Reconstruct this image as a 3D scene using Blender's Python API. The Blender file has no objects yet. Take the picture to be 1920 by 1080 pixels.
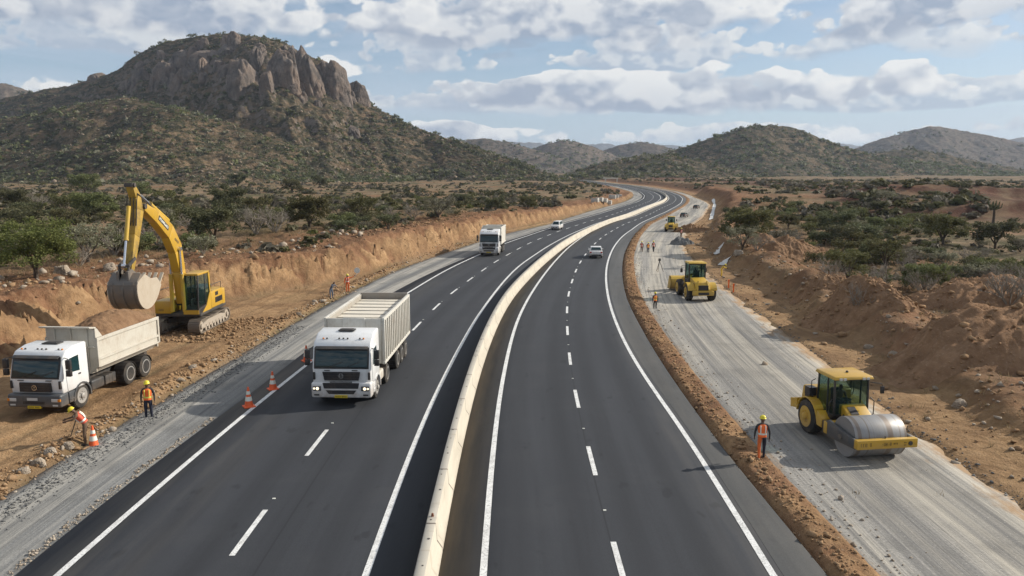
import bpy, bmesh, math, random
import numpy as np
from mathutils import Vector, Matrix, Euler
R = math.radians
rng = np.random.default_rng(7)
random.seed(5)
scene = bpy.context.scene
col = scene.collection

# ------------------------------------------------------------------ camera model
F, YH, CH = 1450.0, 318.0, 11.0
PITCH = math.atan((540 - YH) / F)
SP, CP = math.sin(PITCH), math.cos(PITCH)

def ray(px, py):
    u = (px - 960) / F; v = (540 - py) / F
    return np.array([u, CP + v * SP, -SP + v * CP])

def G(px, py, z=0.0):
    d = ray(px, py); t = (z - CH) / d[2]
    return d[0] * t, d[1] * t

def zy(py):                                   # slope z/y of a picture row
    v = (540 - np.asarray(py, float)) / F
    return (-SP + v * CP) / (CP + v * SP)

# ------------------------------------------------------------------ noise (numpy)
def _h(ix, iy, seed):
    n = (ix.astype(np.int64) * 374761393 + iy.astype(np.int64) * 668265263 + seed * 974711) & 0xffffffff
    n = ((n ^ (n >> 13)) * 1274126177) & 0xffffffff
    return ((n ^ (n >> 16)) & 0xffff) / 65535.0

def perlin(x, y, seed=0):
    x = np.asarray(x, float); y = np.asarray(y, float)
    ix = np.floor(x); iy = np.floor(y); fx = x - ix; fy = y - iy
    u = fx * fx * fx * (fx * (fx * 6 - 15) + 10); v = fy * fy * fy * (fy * (fy * 6 - 15) + 10)
    def g(dx, dy):
        a = _h(ix + dx, iy + dy, seed) * 6.28318
        return np.cos(a) * (fx - dx) + np.sin(a) * (fy - dy)
    return ((g(0, 0) * (1 - u) + g(1, 0) * u) * (1 - v) + (g(0, 1) * (1 - u) + g(1, 1) * u) * v) * 1.5

def fbm(x, y, oct=4, seed=0, gain=.5):
    s = 0; a = 1; t = 0
    for o in range(oct):
        s = s + a * perlin(x * 2 ** o + 17.3 * o, y * 2 ** o - 9.1 * o, seed + o); t += a; a *= gain
    return s / t * 1.3

def ridged(x, y, oct=3, seed=0):
    s = 0; a = 1; t = 0
    for o in range(oct):
        s = s + a * (1 - 2 * np.abs(perlin(x * 2 ** o, y * 2 ** o, seed + o))); t += a; a *= .5
    return s / t

def sstep(a, b, x):
    t = np.clip((x - a) / (b - a), 0, 1); return t * t * (3 - 2 * t)

# ------------------------------------------------------------------ materials
def mat(name):
    m = bpy.data.materials.new(name); m.use_nodes = True
    nt = m.node_tree; b = nt.nodes['Principled BSDF']
    return m, nt, b

def N(nt, typ, **kw):
    n = nt.nodes.new(typ)
    for k, v in kw.items():
        if k == 'inp':
            for i, val in v.items():
                if hasattr(val, 'is_output') or isinstance(val, bpy.types.NodeSocket): nt.links.new(val, n.inputs[i])
                else: n.inputs[i].default_value = val
        else: setattr(n, k, v)
    return n

def c4(c): return (c[0], c[1], c[2], 1)

def noise(nt, vec, scale, detail=3, rough=.55, w=0):
    n = N(nt, 'ShaderNodeTexNoise', inp={'Scale': scale, 'Detail': detail, 'Roughness': rough})
    if vec is not None: nt.links.new(vec, n.inputs['Vector'])
    return n.outputs['Fac']

def ramp(nt, fac, stops, interp='LINEAR'):
    n = N(nt, 'ShaderNodeValToRGB'); e = n.color_ramp.elements; n.color_ramp.interpolation = interp
    while len(e) < len(stops): e.new(.5)
    for el, (p, c) in zip(e, stops):
        el.position = p; el.color = c4(c) if not isinstance(c, (int, float)) else (c, c, c, 1)
    nt.links.new(fac, n.inputs[0]); return n.outputs[0]

def mixc(nt, fac, a, b, mode='MIX'):
    n = N(nt, 'ShaderNodeMix', data_type='RGBA', blend_type=mode)
    for s, v in ((0, fac), (6, a), (7, b)):
        if isinstance(v, bpy.types.NodeSocket): nt.links.new(v, n.inputs[s])
        else: n.inputs[s].default_value = v if isinstance(v, (int, float)) else c4(v)
    return n.outputs[2]

def mth(nt, op, a, b=0.0, c=None, clamp=False):
    n = N(nt, 'ShaderNodeMath', operation=op); n.use_clamp = clamp
    for i, v in enumerate((a, b) if c is None else (a, b, c)):
        if isinstance(v, bpy.types.NodeSocket): nt.links.new(v, n.inputs[i])
        else: n.inputs[i].default_value = v
    return n.outputs[0]

def mapping(nt, vec, scale=(1, 1, 1), loc=(0, 0, 0), rot=(0, 0, 0)):
    n = N(nt, 'ShaderNodeMapping'); nt.links.new(vec, n.inputs[0])
    n.inputs['Scale'].default_value = scale; n.inputs['Location'].default_value = loc; n.inputs['Rotation'].default_value = rot
    return n.outputs[0]

def bump(nt, b, h, strength=.3, dist=.05):
    n = N(nt, 'ShaderNodeBump', inp={'Strength': strength, 'Distance': dist, 'Height': h}); nt.links.new(n.outputs[0], b.inputs['Normal'])

def objco(nt): return N(nt, 'ShaderNodeTexCoord').outputs['Object']
def geopos(nt): return N(nt, 'ShaderNodeNewGeometry').outputs['Position']

def paint(name, c, rough=.4, metal=0., dirt=(.28, .2, .13), amt=.35, low=None, spec=.5, coat=0):
    """painted or metal surface with dust and grime in patches (and along the bottom when low is given)"""
    m, nt, b = mat(name); o = objco(nt)
    n1 = noise(nt, o, 1.7, 5, .65); n2 = noise(nt, mapping(nt, o, (14, 14, 2.5)), 1.0, 3, .6)
    f = mth(nt, 'MULTIPLY', ramp(nt, n1, [(.42, 0), (.72, 1)]), ramp(nt, n2, [(.35, .25), (.7, 1)]))
    f = mth(nt, 'MULTIPLY', f, amt)
    if low:
        z = N(nt, 'ShaderNodeSeparateXYZ', inp={0: o}).outputs[2]
        lo = N(nt, 'ShaderNodeMapRange', inp={0: z, 1: low, 2: low * .25, 3: 0, 4: .75}).outputs[0]
        f = mth(nt, 'MAXIMUM', f, mth(nt, 'MULTIPLY', lo, ramp(nt, noise(nt, o, 3.1, 4), [(.3, .2), (.65, 1)])))
    cc = mixc(nt, mth(nt, 'MULTIPLY', n2, .12), c, [x * .7 for x in c])
    nt.links.new(mixc(nt, f, cc, dirt), b.inputs['Base Color'])
    nt.links.new(mth(nt, 'ADD', mth(nt, 'MULTIPLY', f, .5, clamp=True), rough, clamp=True), b.inputs['Roughness'])
    b.inputs['Metallic'].default_value = metal; b.inputs['Specular IOR Level'].default_value = spec
    b.inputs['Coat Weight'].default_value = coat
    return m

def plain(name, c, rough=.6, var=.25, scale=6, metal=0):
    m, nt, b = mat(name)
    n = noise(nt, objco(nt), scale, 4, .6)
    nt.links.new(mixc(nt, n, [x * (1 - var) for x in c], [x * (1 + var) for x in c]), b.inputs['Base Color'])
    b.inputs['Roughness'].default_value = rough; b.inputs['Metallic'].default_value = metal
    return m

def glass_mat(name, tint=(.012, .02, .022), see=0.0):
    m, nt, b = mat(name)
    b.inputs['Base Color'].default_value = c4(tint); b.inputs['Roughness'].default_value = .06
    b.inputs['Specular IOR Level'].default_value = .6
    if see > 0:
        t = N(nt, 'ShaderNodeBsdfTransparent', inp={0: (.72, .82, .8, 1)})
        mx = N(nt, 'ShaderNodeMixShader', inp={0: see}); out = nt.nodes['Material Output']
        nt.links.new(b.outputs[0], mx.inputs[1]); nt.links.new(t.outputs[0], mx.inputs[2]); nt.links.new(mx.outputs[0], out.inputs[0])
    return m

M = {}
M['white'] = paint('white_paint', (.70, .71, .71), .33, amt=.34, low=1.5, coat=.3)
M['white_bed'] = paint('worn_white_paint', (.60, .58, .52), .5, amt=.55, low=1.6)
M['cream_bed'] = paint('dusty_tipper_paint', (.52, .49, .42), .55, amt=.6, low=1.9)
M['yellow'] = paint('yellow_paint', (.50, .295, .022), .38, amt=.35, low=1.0, coat=.2)
M['yellow_dusty'] = paint('dusty_yellow_paint', (.52, .33, .03), .45, amt=.6, low=1.3)
M['black'] = paint('black_plastic', (.018, .018, .02), .45, amt=.25)
M['dark'] = paint('dark_steel', (.035, .035, .035), .55, amt=.5, low=.9)
M['greyp'] = paint('grey_bumper_paint', (.06, .065, .07), .45, amt=.35, low=.8)
M['steel'] = paint('bucket_steel', (.15, .135, .12), .5, metal=.3, amt=1.0, dirt=(.26, .19, .13))
M['bsteel'] = paint('dusty_bucket_side', (.42, .36, .28), .7, amt=.5)
M['drum'] = paint('drum_steel', (.34, .335, .33), .55, metal=.35, dirt=(.2, .15, .1), amt=.35)
m, nt, b = mat('worn_drum_steel'); o = objco(nt)
bn = noise(nt, mapping(nt, o, (3.1, .0, .0), (.37, 0, 0)), 1, 3, .5); sc_ = noise(nt, mapping(nt, o, (40, .6, .6)), 1, 3, .6); bl = noise(nt, o, 1.6, 5, .65)
c = mixc(nt, sc_, (.22, .22, .22), (.34, .335, .33)); c = mixc(nt, mth(nt, 'MULTIPLY', ramp(nt, bn, [(.50, 0), (.57, 1)]), .75), c, (.17, .125, .09)); c = mixc(nt, mth(nt, 'MULTIPLY', ramp(nt, bl, [(.5, 0), (.7, 1)]), .4), c, (.24, .2, .16))
nt.links.new(c, b.inputs['Base Color']); b.inputs['Roughness'].default_value = .5; b.inputs['Metallic'].default_value = .3; M['drum'] = m
M['rubber'] = paint('tyre_rubber', (.022, .021, .02), .85, amt=.75, dirt=(.2, .16, .12))
M['rim'] = paint('wheel_rim', (.36, .35, .33), .5, metal=.3, amt=.5)
M['armp'] = paint('blotched_arm_paint', (.40, .25, .03), .55, dirt=(.085, .07, .055), amt=1.25)  # yellow arm paint largely covered by dark brown blotches
M['track'] = paint('track_steel', (.17, .14, .11), .7, amt=.7, dirt=(.3, .21, .13))
M['tframe'] = paint('dusty_track_frame', (.36, .31, .25), .7, amt=.6)
M['glass'] = glass_mat('windscreen_glass', (.010, .032, .036))
M['clear'] = glass_mat('cab_glass', (.02, .05, .05), .82)
M['chrome'] = plain('chrome', (.6, .6, .6), .2, .05, metal=1)
M['orange'] = plain('cone_orange', (.75, .12, .03), .5, .15)
M['hivis'] = plain('hi_vis_orange', (.85, .16, .03), .75, .12)
M['hivis_red'] = plain('hi_vis_red', (.62, .10, .05), .75, .12)
M['reflect'] = plain('reflective_band', (.68, .68, .6), .4, .08)
M['limeband'] = plain('lime_band', (.6, .62, .12), .5, .08)
M['helmet'] = plain('yellow_helmet', (.68, .56, .03), .35, .06)
M['skin'] = plain('skin', (.10, .052, .032), .55, .1)
M['shirt'] = plain('dark_shirt', (.022, .024, .028), .85, .3)
M['navy'] = plain('navy_trousers', (.014, .018, .034), .85, .3)
M['otrouser'] = plain('orange_trousers', (.6, .13, .03), .85, .2)
M['brownc'] = plain('brown_workwear', (.12, .075, .045), .85, .3)
M['bluec'] = plain('blue_grey_workwear', (.10, .12, .16), .85, .3)
M['yellowc'] = plain('yellow_rainwear', (.65, .42, .03), .6, .2)
M['boot'] = plain('boots', (.015, .013, .012), .7, .2)
M['plate'] = plain('yellow_plate', (.62, .45, .02), .5, .05)
M['lamp_off'] = plain('clear_lamp', (.5, .5, .48), .15, .1)
M['amber'] = plain('amber_lamp', (.6, .2, .02), .25, .1)
M['redlamp'] = plain('red_lamp', (.35, .015, .01), .25, .1)
M['rod'] = plain('chromed_rod', (.62, .63, .66), .22, .04, metal=.9)
m, nt, b = mat('headlight_lit'); b.inputs['Base Color'].default_value = (.8, .78, .7, 1); b.inputs['Emission Color'].default_value = (1, .82, .55, 1); b.inputs['Emission Strength'].default_value = 1.3; M['lamp_on'] = m

def fade_uv(nt):
    uv = N(nt, 'ShaderNodeUVMap').outputs[0]; s = N(nt, 'ShaderNodeSeparateXYZ', inp={0: uv})
    return uv, s.outputs[0], s.outputs[1]

def asphalt(name, base, dirt=0.0, streak=.25):
    m, nt, b = mat(name); uv, u, v = fade_uv(nt); p = geopos(nt)
    sp = noise(nt, p, 38, 2, .7); big = noise(nt, mapping(nt, uv, (.55, .035, 1)), 1, 4, .6); fine = noise(nt, mapping(nt, uv, (3.2, .09, 1)), 1, 3, .6)
    c = mixc(nt, ramp(nt, sp, [(.3, 0), (.75, 1)]), [x * .72 for x in base], [x * 1.3 for x in base])
    c = mixc(nt, mth(nt, 'MULTIPLY', ramp(nt, big, [(.35, 0), (.7, 1)]), streak * 1.6), c, [x * 1.55 + .004 for x in base])
    c = mixc(nt, mth(nt, 'MULTIPLY', ramp(nt, fine, [(.5, 0), (.72, 1)]), streak), c, [x * .6 for x in base])
    blot = noise(nt, p, .33, 4, .62)
    c = mixc(nt, mth(nt, 'MULTIPLY', ramp(nt, blot, [(.52, 0), (.75, 1)]), .35), c, (base[0] * 1.7, base[1] * 1.6, base[2] * 1.45))
    tyre = mth(nt, 'SINE', mth(nt, 'MULTIPLY', u, 3.5)); tyre = ramp(nt, mth(nt, 'MULTIPLY_ADD', tyre, .5, .5), [(.3, 0), (1, 1)])
    c = mixc(nt, mth(nt, 'MULTIPLY', tyre, .34), c, [x * .58 for x in base])
    jt = mth(nt, 'LESS_THAN', mth(nt, 'ABSOLUTE', mth(nt, 'SUBTRACT', mth(nt, 'ABSOLUTE', u), 5.0)), .03); c = mixc(nt, mth(nt, 'MULTIPLY', jt, .5), c, [x * .5 for x in base])
    spot = noise(nt, mapping(nt, uv, (1.1, .5, 1)), 1.3, 2, .5); c = mixc(nt, mth(nt, 'MULTIPLY', ramp(nt, spot, [(.66, 0), (.72, 1)]), .5), c, [x * .55 for x in base])
    dust = mth(nt, 'MULTIPLY', N(nt, 'ShaderNodeMapRange', inp={0: mth(nt, 'ABSOLUTE', u), 1: 7.5, 2: 11.0, 3: 0, 4: .5}).outputs[0], ramp(nt, noise(nt, mapping(nt, uv, (.8, .06, 1)), 1, 5, .65), [(.42, 0), (.65, 1)])); c = mixc(nt, dust, c, (.15, .135, .115))
    if dirt:
        d = N(nt, 'ShaderNodeMapRange', inp={0: u, 1: .1, 2: 1.35, 3: 1, 4: 0}).outputs[0]
        d = mth(nt, 'MULTIPLY', mth(nt, 'MULTIPLY', d, mth(nt, 'GREATER_THAN', u, 0.0)), ramp(nt, noise(nt, mapping(nt, uv, (2.2, .16, 1)), 1, 5, .65), [(.3, .25), (.7, 1)]))
        c = mixc(nt, mth(nt, 'MULTIPLY', d, dirt), c, (.16, .125, .085))
    nt.links.new(c, b.inputs['Base Color']); b.inputs['Roughness'].default_value = .82; b.inputs['Specular IOR Level'].default_value = .3
    bump(nt, b, sp, .25, .01)
    return m

def gravel(name, lo, hi, sand, dark, streak, edge_n=.9, edge_f=.9):
    """crushed stone with wheel streaks along the lane"""
    m, nt, b = mat(name); uv, u, v = fade_uv(nt); p = geopos(nt)
    sp = noise(nt, p, 11, 4, .75); s1 = noise(nt, mapping(nt, uv, (.9, .028, 1)), 1, 5, .62)
    s2 = noise(nt, mapping(nt, uv, (4.5, .07, 1)), 1, 4, .65); wob = noise(nt, p, .45, 5, .62)
    c = mixc(nt, ramp(nt, sp, [(.28, 0), (.72, 1)]), lo, hi)
    c = mixc(nt, mth(nt, 'MULTIPLY', ramp(nt, s1, [(.42, 0), (.58, 1)]), streak), c, sand)
    s3 = noise(nt, mapping(nt, uv, (.62, .016, 1), (3.7, 0, 0)), 1, 3, .5); c = mixc(nt, mth(nt, 'MULTIPLY', ramp(nt, s3, [(.47, 0), (.60, 1)]), streak * .5), c, dark)
    c = mixc(nt, mth(nt, 'MULTIPLY', ramp(nt, s2, [(.5, 0), (.68, 1)]), streak * .75), c, dark)
    c = mixc(nt, mth(nt, 'MULTIPLY', ramp(nt, wob, [(.5, 0), (.72, 1)]), .45), c, [x * .62 for x in lo])
    vor = N(nt, 'ShaderNodeTexVoronoi', inp={'Vector': p, 'Scale': 7.0}).outputs['Distance']
    c = mixc(nt, ramp(nt, vor, [(.0, .55), (.16, 0)]), c, [x * 1.7 for x in hi])
    ac = N(nt, 'ShaderNodeAttribute', attribute_name='across').outputs['Fac']; ed = mth(nt, 'ABSOLUTE', mth(nt, 'MULTIPLY_ADD', ac, 2.0, -1.0))
    ed = mth(nt, 'ADD', ed, mth(nt, 'MULTIPLY', mth(nt, 'SUBTRACT', noise(nt, mapping(nt, uv, (1.1, .35, 1)), 1, 5, .68), .5), edge_n)); c = mixc(nt, ramp(nt, ed, [(.80, 0), (.97, edge_f)]), c, mixc(nt, sp, (.20, .125, .068), (.36, .245, .14)))
    nt.links.new(c, b.inputs['Base Color']); b.inputs['Roughness'].default_value = .95; b.inputs['Specular IOR Level'].default_value = .15
    bump(nt, b, mth(nt, 'ADD', mth(nt, 'MULTIPLY', sp, .5), mth(nt, 'MULTIPLY', s2, 1.2)), .7, .06)
    return m

M['asphalt'] = asphalt('asphalt', (.033, .0355, .041), .75)
M['shoulder'] = asphalt('shoulder_asphalt', (.075, .076, .076), 0, .35)
M['gravel_left'] = gravel('grey_gravel', (.145, .145, .142), (.28, .28, .27), (.37, .35, .31), (.095, .098, .10), .9, .5, .5)
M['gravel_right'] = gravel('pale_gravel', (.20, .192, .178), (.39, .37, .335), (.46, .42, .35), (.11, .11, .11), .9)
m, nt, b = mat('road_paint'); p = geopos(nt)
w1 = noise(nt, p, 2.2, 5, .7); w2 = noise(nt, p, 22, 2, .7)
c = mixc(nt, ramp(nt, w1, [(.46, 0), (.72, .7)]), (.72, .72, .70), (.36, .35, .33)); c = mixc(nt, ramp(nt, w2, [(.52, 0), (.68, .75)]), c, (.15, .15, .15))
nt.links.new(c, b.inputs['Base Color']); b.inputs['Roughness'].default_value = .6; M['marking'] = m

# barrier concrete: cream, stained, drip marks from the coping
m, nt, b = mat('barrier_concrete'); uv, u, v = fade_uv(nt)
n1 = noise(nt, mapping(nt, uv, (1.5, .25, 1)), 1, 5, .65); n2 = noise(nt, mapping(nt, uv, (.5, 2.4, 1)), 1, 4, .7); n3 = noise(nt, geopos(nt), 9, 4, .7)
c = mixc(nt, ramp(nt, n1, [(.3, 0), (.75, 1)]), (.42, .38, .31), (.56, .515, .425))
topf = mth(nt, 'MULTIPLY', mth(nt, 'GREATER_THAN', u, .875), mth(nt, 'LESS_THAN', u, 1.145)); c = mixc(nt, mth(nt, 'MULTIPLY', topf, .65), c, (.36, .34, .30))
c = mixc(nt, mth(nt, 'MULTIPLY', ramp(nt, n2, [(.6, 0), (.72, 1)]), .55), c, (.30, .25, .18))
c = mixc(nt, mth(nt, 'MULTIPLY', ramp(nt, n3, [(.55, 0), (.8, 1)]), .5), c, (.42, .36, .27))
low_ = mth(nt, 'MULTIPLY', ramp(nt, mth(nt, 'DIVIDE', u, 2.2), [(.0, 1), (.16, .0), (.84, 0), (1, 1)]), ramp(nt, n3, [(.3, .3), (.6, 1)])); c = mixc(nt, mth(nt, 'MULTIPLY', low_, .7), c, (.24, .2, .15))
jn = mth(nt, 'LESS_THAN', mth(nt, 'FRACT', mth(nt, 'DIVIDE', v, 4.1)), .02)
c = mixc(nt, jn, c, (.12, .1, .08))
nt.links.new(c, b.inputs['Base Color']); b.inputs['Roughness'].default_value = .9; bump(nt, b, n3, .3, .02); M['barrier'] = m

# ground: zones from the 'zone' attribute (r sand, g red soil, b scrub floor, a dark red earthworks)
m, nt, b = mat('ground'); p = geopos(nt)
at = N(nt, 'ShaderNodeAttribute', attribute_name='zone'); rgb = N(nt, 'ShaderNodeSeparateColor', inp={0: at.outputs['Color']})
zs, zr, zb, za = rgb.outputs[0], rgb.outputs[1], rgb.outputs[2], at.outputs['Alpha']
nb = noise(nt, p, .035, 5, .6); nm = noise(nt, p, .28, 6, .65); nf = noise(nt, p, 2.4, 5, .7); ng = noise(nt, p, 14, 3, .7)
scr = mixc(nt, ramp(nt, nm, [(.35, 0), (.65, 1)]), (.155, .112, .07), (.26, .19, .12))
scr = mixc(nt, ramp(nt, noise(nt, mapping(nt, p, (1, .45, 1)), .11, 6, .68), [(.42, 0), (.56, .85)]), scr, (.078, .074, .038))
scr = mixc(nt, ramp(nt, nb, [(.46, 0), (.66, .7)]), scr, (.235, .125, .07))
sand = mixc(nt, ramp(nt, nf, [(.3, 0), (.7, 1)]), (.265, .160, .080), (.45, .295, .162))
sand = mixc(nt, ramp(nt, nm, [(.42, 0), (.62, .8)]), sand, (.19, .112, .06))
sand = mixc(nt, ramp(nt, noise(nt, mapping(nt, p, (1.6, .22, 1), (0, 0, 0), (0, 0, -.12)), 1.1, 4, .65), [(.52, 0), (.66, .6)]), sand, (.14, .086, .05))
red = mixc(nt, ramp(nt, nm, [(.35, 0), (.65, 1)]), (.135, .068, .038), (.25, .138, .078))
red = mixc(nt, ramp(nt, nf, [(.5, 0), (.72, .65)]), red, (.34, .21, .12))
red = mixc(nt, ramp(nt, noise(nt, p, .75, 5, .7), [(.52, 0), (.64, .8)]), red, (.095, .055, .034))
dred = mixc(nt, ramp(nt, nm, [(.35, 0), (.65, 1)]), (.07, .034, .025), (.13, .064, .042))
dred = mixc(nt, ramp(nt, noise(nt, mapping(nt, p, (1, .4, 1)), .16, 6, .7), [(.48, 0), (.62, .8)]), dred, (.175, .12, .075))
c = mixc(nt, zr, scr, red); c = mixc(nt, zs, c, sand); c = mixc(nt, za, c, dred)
c = mixc(nt, mth(nt, 'MULTIPLY', ramp(nt, ng, [(.52, 0), (.75, 1)]), .45), c, mixc(nt, .5, c, (.09, .06, .04)))
vor = N(nt, 'ShaderNodeTexVoronoi', inp={'Vector': p, 'Scale': 1.7}).outputs['Distance']
c = mixc(nt, ramp(nt, vor, [(.0, .5), (.10, 0)]), c, (.44, .36, .27))
nt.links.new(c, b.inputs['Base Color']); b.inputs['Roughness'].default_value = 1; b.inputs['Specular IOR Level'].default_value = .08
bump(nt, b, mth(nt, 'ADD', nf, mth(nt, 'MULTIPLY', ng, .3)), .8, .22); M['ground'] = m

def hillmat(name, soil, soil2, green, rock, gcover=.5):
    m, nt, b = mat(name); p = geopos(nt); geo = N(nt, 'ShaderNodeNewGeometry')
    a = noise(nt, p, .012, 6, .62); d = noise(nt, mapping(nt, p, (1, 1, 2.5)), .075, 6, .68); e = noise(nt, p, .42, 4, .7)
    c = mixc(nt, ramp(nt, a, [(.38, 0), (.62, 1)]), soil, soil2)
    c = mixc(nt, ramp(nt, d, [(gcover - .06, 0), (gcover + .08, .9)]), c, green)
    c = mixc(nt, ramp(nt, e, [(.52, 0), (.68, .8)]), c, [x * .55 for x in green])
    nz = N(nt, 'ShaderNodeSeparateXYZ', inp={0: geo.outputs['True Normal']}).outputs[2]
    steep = ramp(nt, mth(nt, 'ADD', nz, mth(nt, 'MULTIPLY', mth(nt, 'SUBTRACT', e, .5), .3)), [(.42, 1), (.58, 0)])
    c = mixc(nt, steep, c, mixc(nt, e, [x * .7 for x in rock], rock))
    st = N(nt, 'ShaderNodeTexVoronoi', inp={'Vector': p, 'Scale': .23}).outputs['Distance']
    c = mixc(nt, ramp(nt, st, [(.06, .9), (.22, 0)]), c, [x * 1.35 for x in rock])
    nt.links.new(c, b.inputs['Base Color']); b.inputs['Roughness'].default_value = 1; b.inputs['Specular IOR Level'].default_value = .05
    bump(nt, b, mth(nt, 'ADD', d, mth(nt, 'MULTIPLY', e, .5)), .9, 3.0)
    return m
M['hill'] = hillmat('hillside', (.118, .086, .054), (.185, .128, .08), (.036, .037, .022), (.19, .155, .128), .472)  # tones darkened as painted-in cloud shadow over the big left hill
M['hill_spur'] = hillmat('sandy_hillside', (.130, .093, .058), (.195, .137, .085), (.037, .038, .022), (.215, .17, .135), .485)
M['hill_right'] = hillmat('dry_hillside', (.13, .099, .064), (.185, .136, .086), (.044, .045, .028), (.22, .19, .16), .48)
M['hill_far'] = hillmat('far_hillside', (.14, .11, .085), (.175, .132, .10), (.06, .058, .042), (.18, .15, .13), .52)

m, nt, b = mat('granite'); p = geopos(nt)
v1 = noise(nt, mapping(nt, p, (1, 1, .42)), .17, 6, .7); v2 = noise(nt, p, .05, 4); v3 = noise(nt, p, .6, 5, .7)
c = mixc(nt, ramp(nt, v1, [(.38, 0), (.62, 1)]), (.082, .068, .057), (.205, .162, .132)); c = mixc(nt, ramp(nt, v2, [(.45, 0), (.65, .7)]), c, (.235, .165, .118))
c = mixc(nt, ramp(nt, v3, [(.55, 0), (.7, .8)]), c, (.10, .085, .07))
nt.links.new(c, b.inputs['Base Color']); b.inputs['Roughness'].default_value = .95; bump(nt, b, mth(nt, 'ADD', v1, mth(nt, 'MULTIPLY', v3, .4)), 1, 3.5); M['granite'] = m

def soilmat(name, a, bb, cc):
    m, nt, b = mat(name); p = geopos(nt); n1 = noise(nt, p, .9, 6, .68); n2 = noise(nt, p, 7, 4, .7)
    c = mixc(nt, ramp(nt, n1, [(.35, 0), (.66, 1)]), a, bb); c = mixc(nt, ramp(nt, n2, [(.55, 0), (.75, .7)]), c, cc)
    nt.links.new(c, b.inputs['Base Color']); b.inputs['Roughness'].default_value = 1; b.inputs['Specular IOR Level'].default_value = .05
    bump(nt, b, mth(nt, 'ADD', n1, mth(nt, 'MULTIPLY', n2, .4)), .9, .12); return m
M['heap'] = soilmat('brown_soil', (.17, .10, .058), (.28, .175, .105), (.38, .27, .18))
M['load'] = soilmat('loaded_soil', (.17, .10, .058), (.27, .17, .10), (.12, .07, .04))
M['hstone'] = soilmat('hill_stone', (.17, .135, .10), (.27, .215, .16), (.34, .28, .21))
M['stone'] = soilmat('stone', (.25, .20, .15), (.42, .36, .29), (.52, .46, .40))
M['gstone'] = soilmat('grey_stone', (.10, .10, .10), (.2, .2, .195), (.3, .29, .27))
M['clod'] = soilmat('earth_clod', (.22, .135, .075), (.36, .24, .14), (.14, .085, .05))
M['sheet'] = plain('white_sheet', (.62, .6, .56), .7, .1)

def leafmat(name, a, bb, hv=.06):
    m, nt, b = mat(name); o = objco(nt); oi = N(nt, 'ShaderNodeObjectInfo').outputs['Random']
    n1 = noise(nt, o, 1.3, 3); n2 = noise(nt, o, 9, 2)
    c = mixc(nt, ramp(nt, mth(nt, 'ADD', mth(nt, 'MULTIPLY', n1, .6), mth(nt, 'MULTIPLY', n2, .4)), [(.35, 0), (.65, 1)]), a, bb)
    h = N(nt, 'ShaderNodeHueSaturation', inp={'Color': c}); nt.links.new(mth(nt, 'MULTIPLY_ADD', oi, hv, .5 - hv * .6), h.inputs['Hue'])
    nt.links.new(mth(nt, 'MULTIPLY_ADD', oi, .5, .75), h.inputs['Value'])
    nt.links.new(h.outputs[0], b.inputs['Base Color']); b.inputs['Roughness'].default_value = .75; b.inputs['Specular IOR Level'].default_value = .2
    t = N(nt, 'ShaderNodeBsdfTranslucent'); nt.links.new(h.outputs[0], t.inputs[0])
    mx = N(nt, 'ShaderNodeMixShader', inp={0: .3}); nt.links.new(b.outputs[0], mx.inputs[1]); nt.links.new(t.outputs[0], mx.inputs[2])
    nt.links.new(mx.outputs[0], nt.nodes['Material Output'].inputs[0]); return m
M['leaf'] = leafmat('acacia_leaf', (.078, .086, .034), (.17, .172, .07))
M['leaf_bright'] = leafmat('bright_acacia_leaf', (.075, .092, .026), (.165, .175, .055), .02)
M['leaf_dark'] = leafmat('dark_scrub_leaf', (.070, .076, .040), (.145, .148, .074))
M['leaf_grey'] = leafmat('grey_scrub_leaf', (.13, .125, .085), (.24, .225, .155))
M['bark'] = plain('bark', (.07, .052, .038), .9, .35)
M['dry'] = plain('dry_twigs', (.22, .19, .155), .9, .25)
M['grass'] = leafmat('dry_grass', (.20, .165, .08), (.34, .28, .15))

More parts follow.
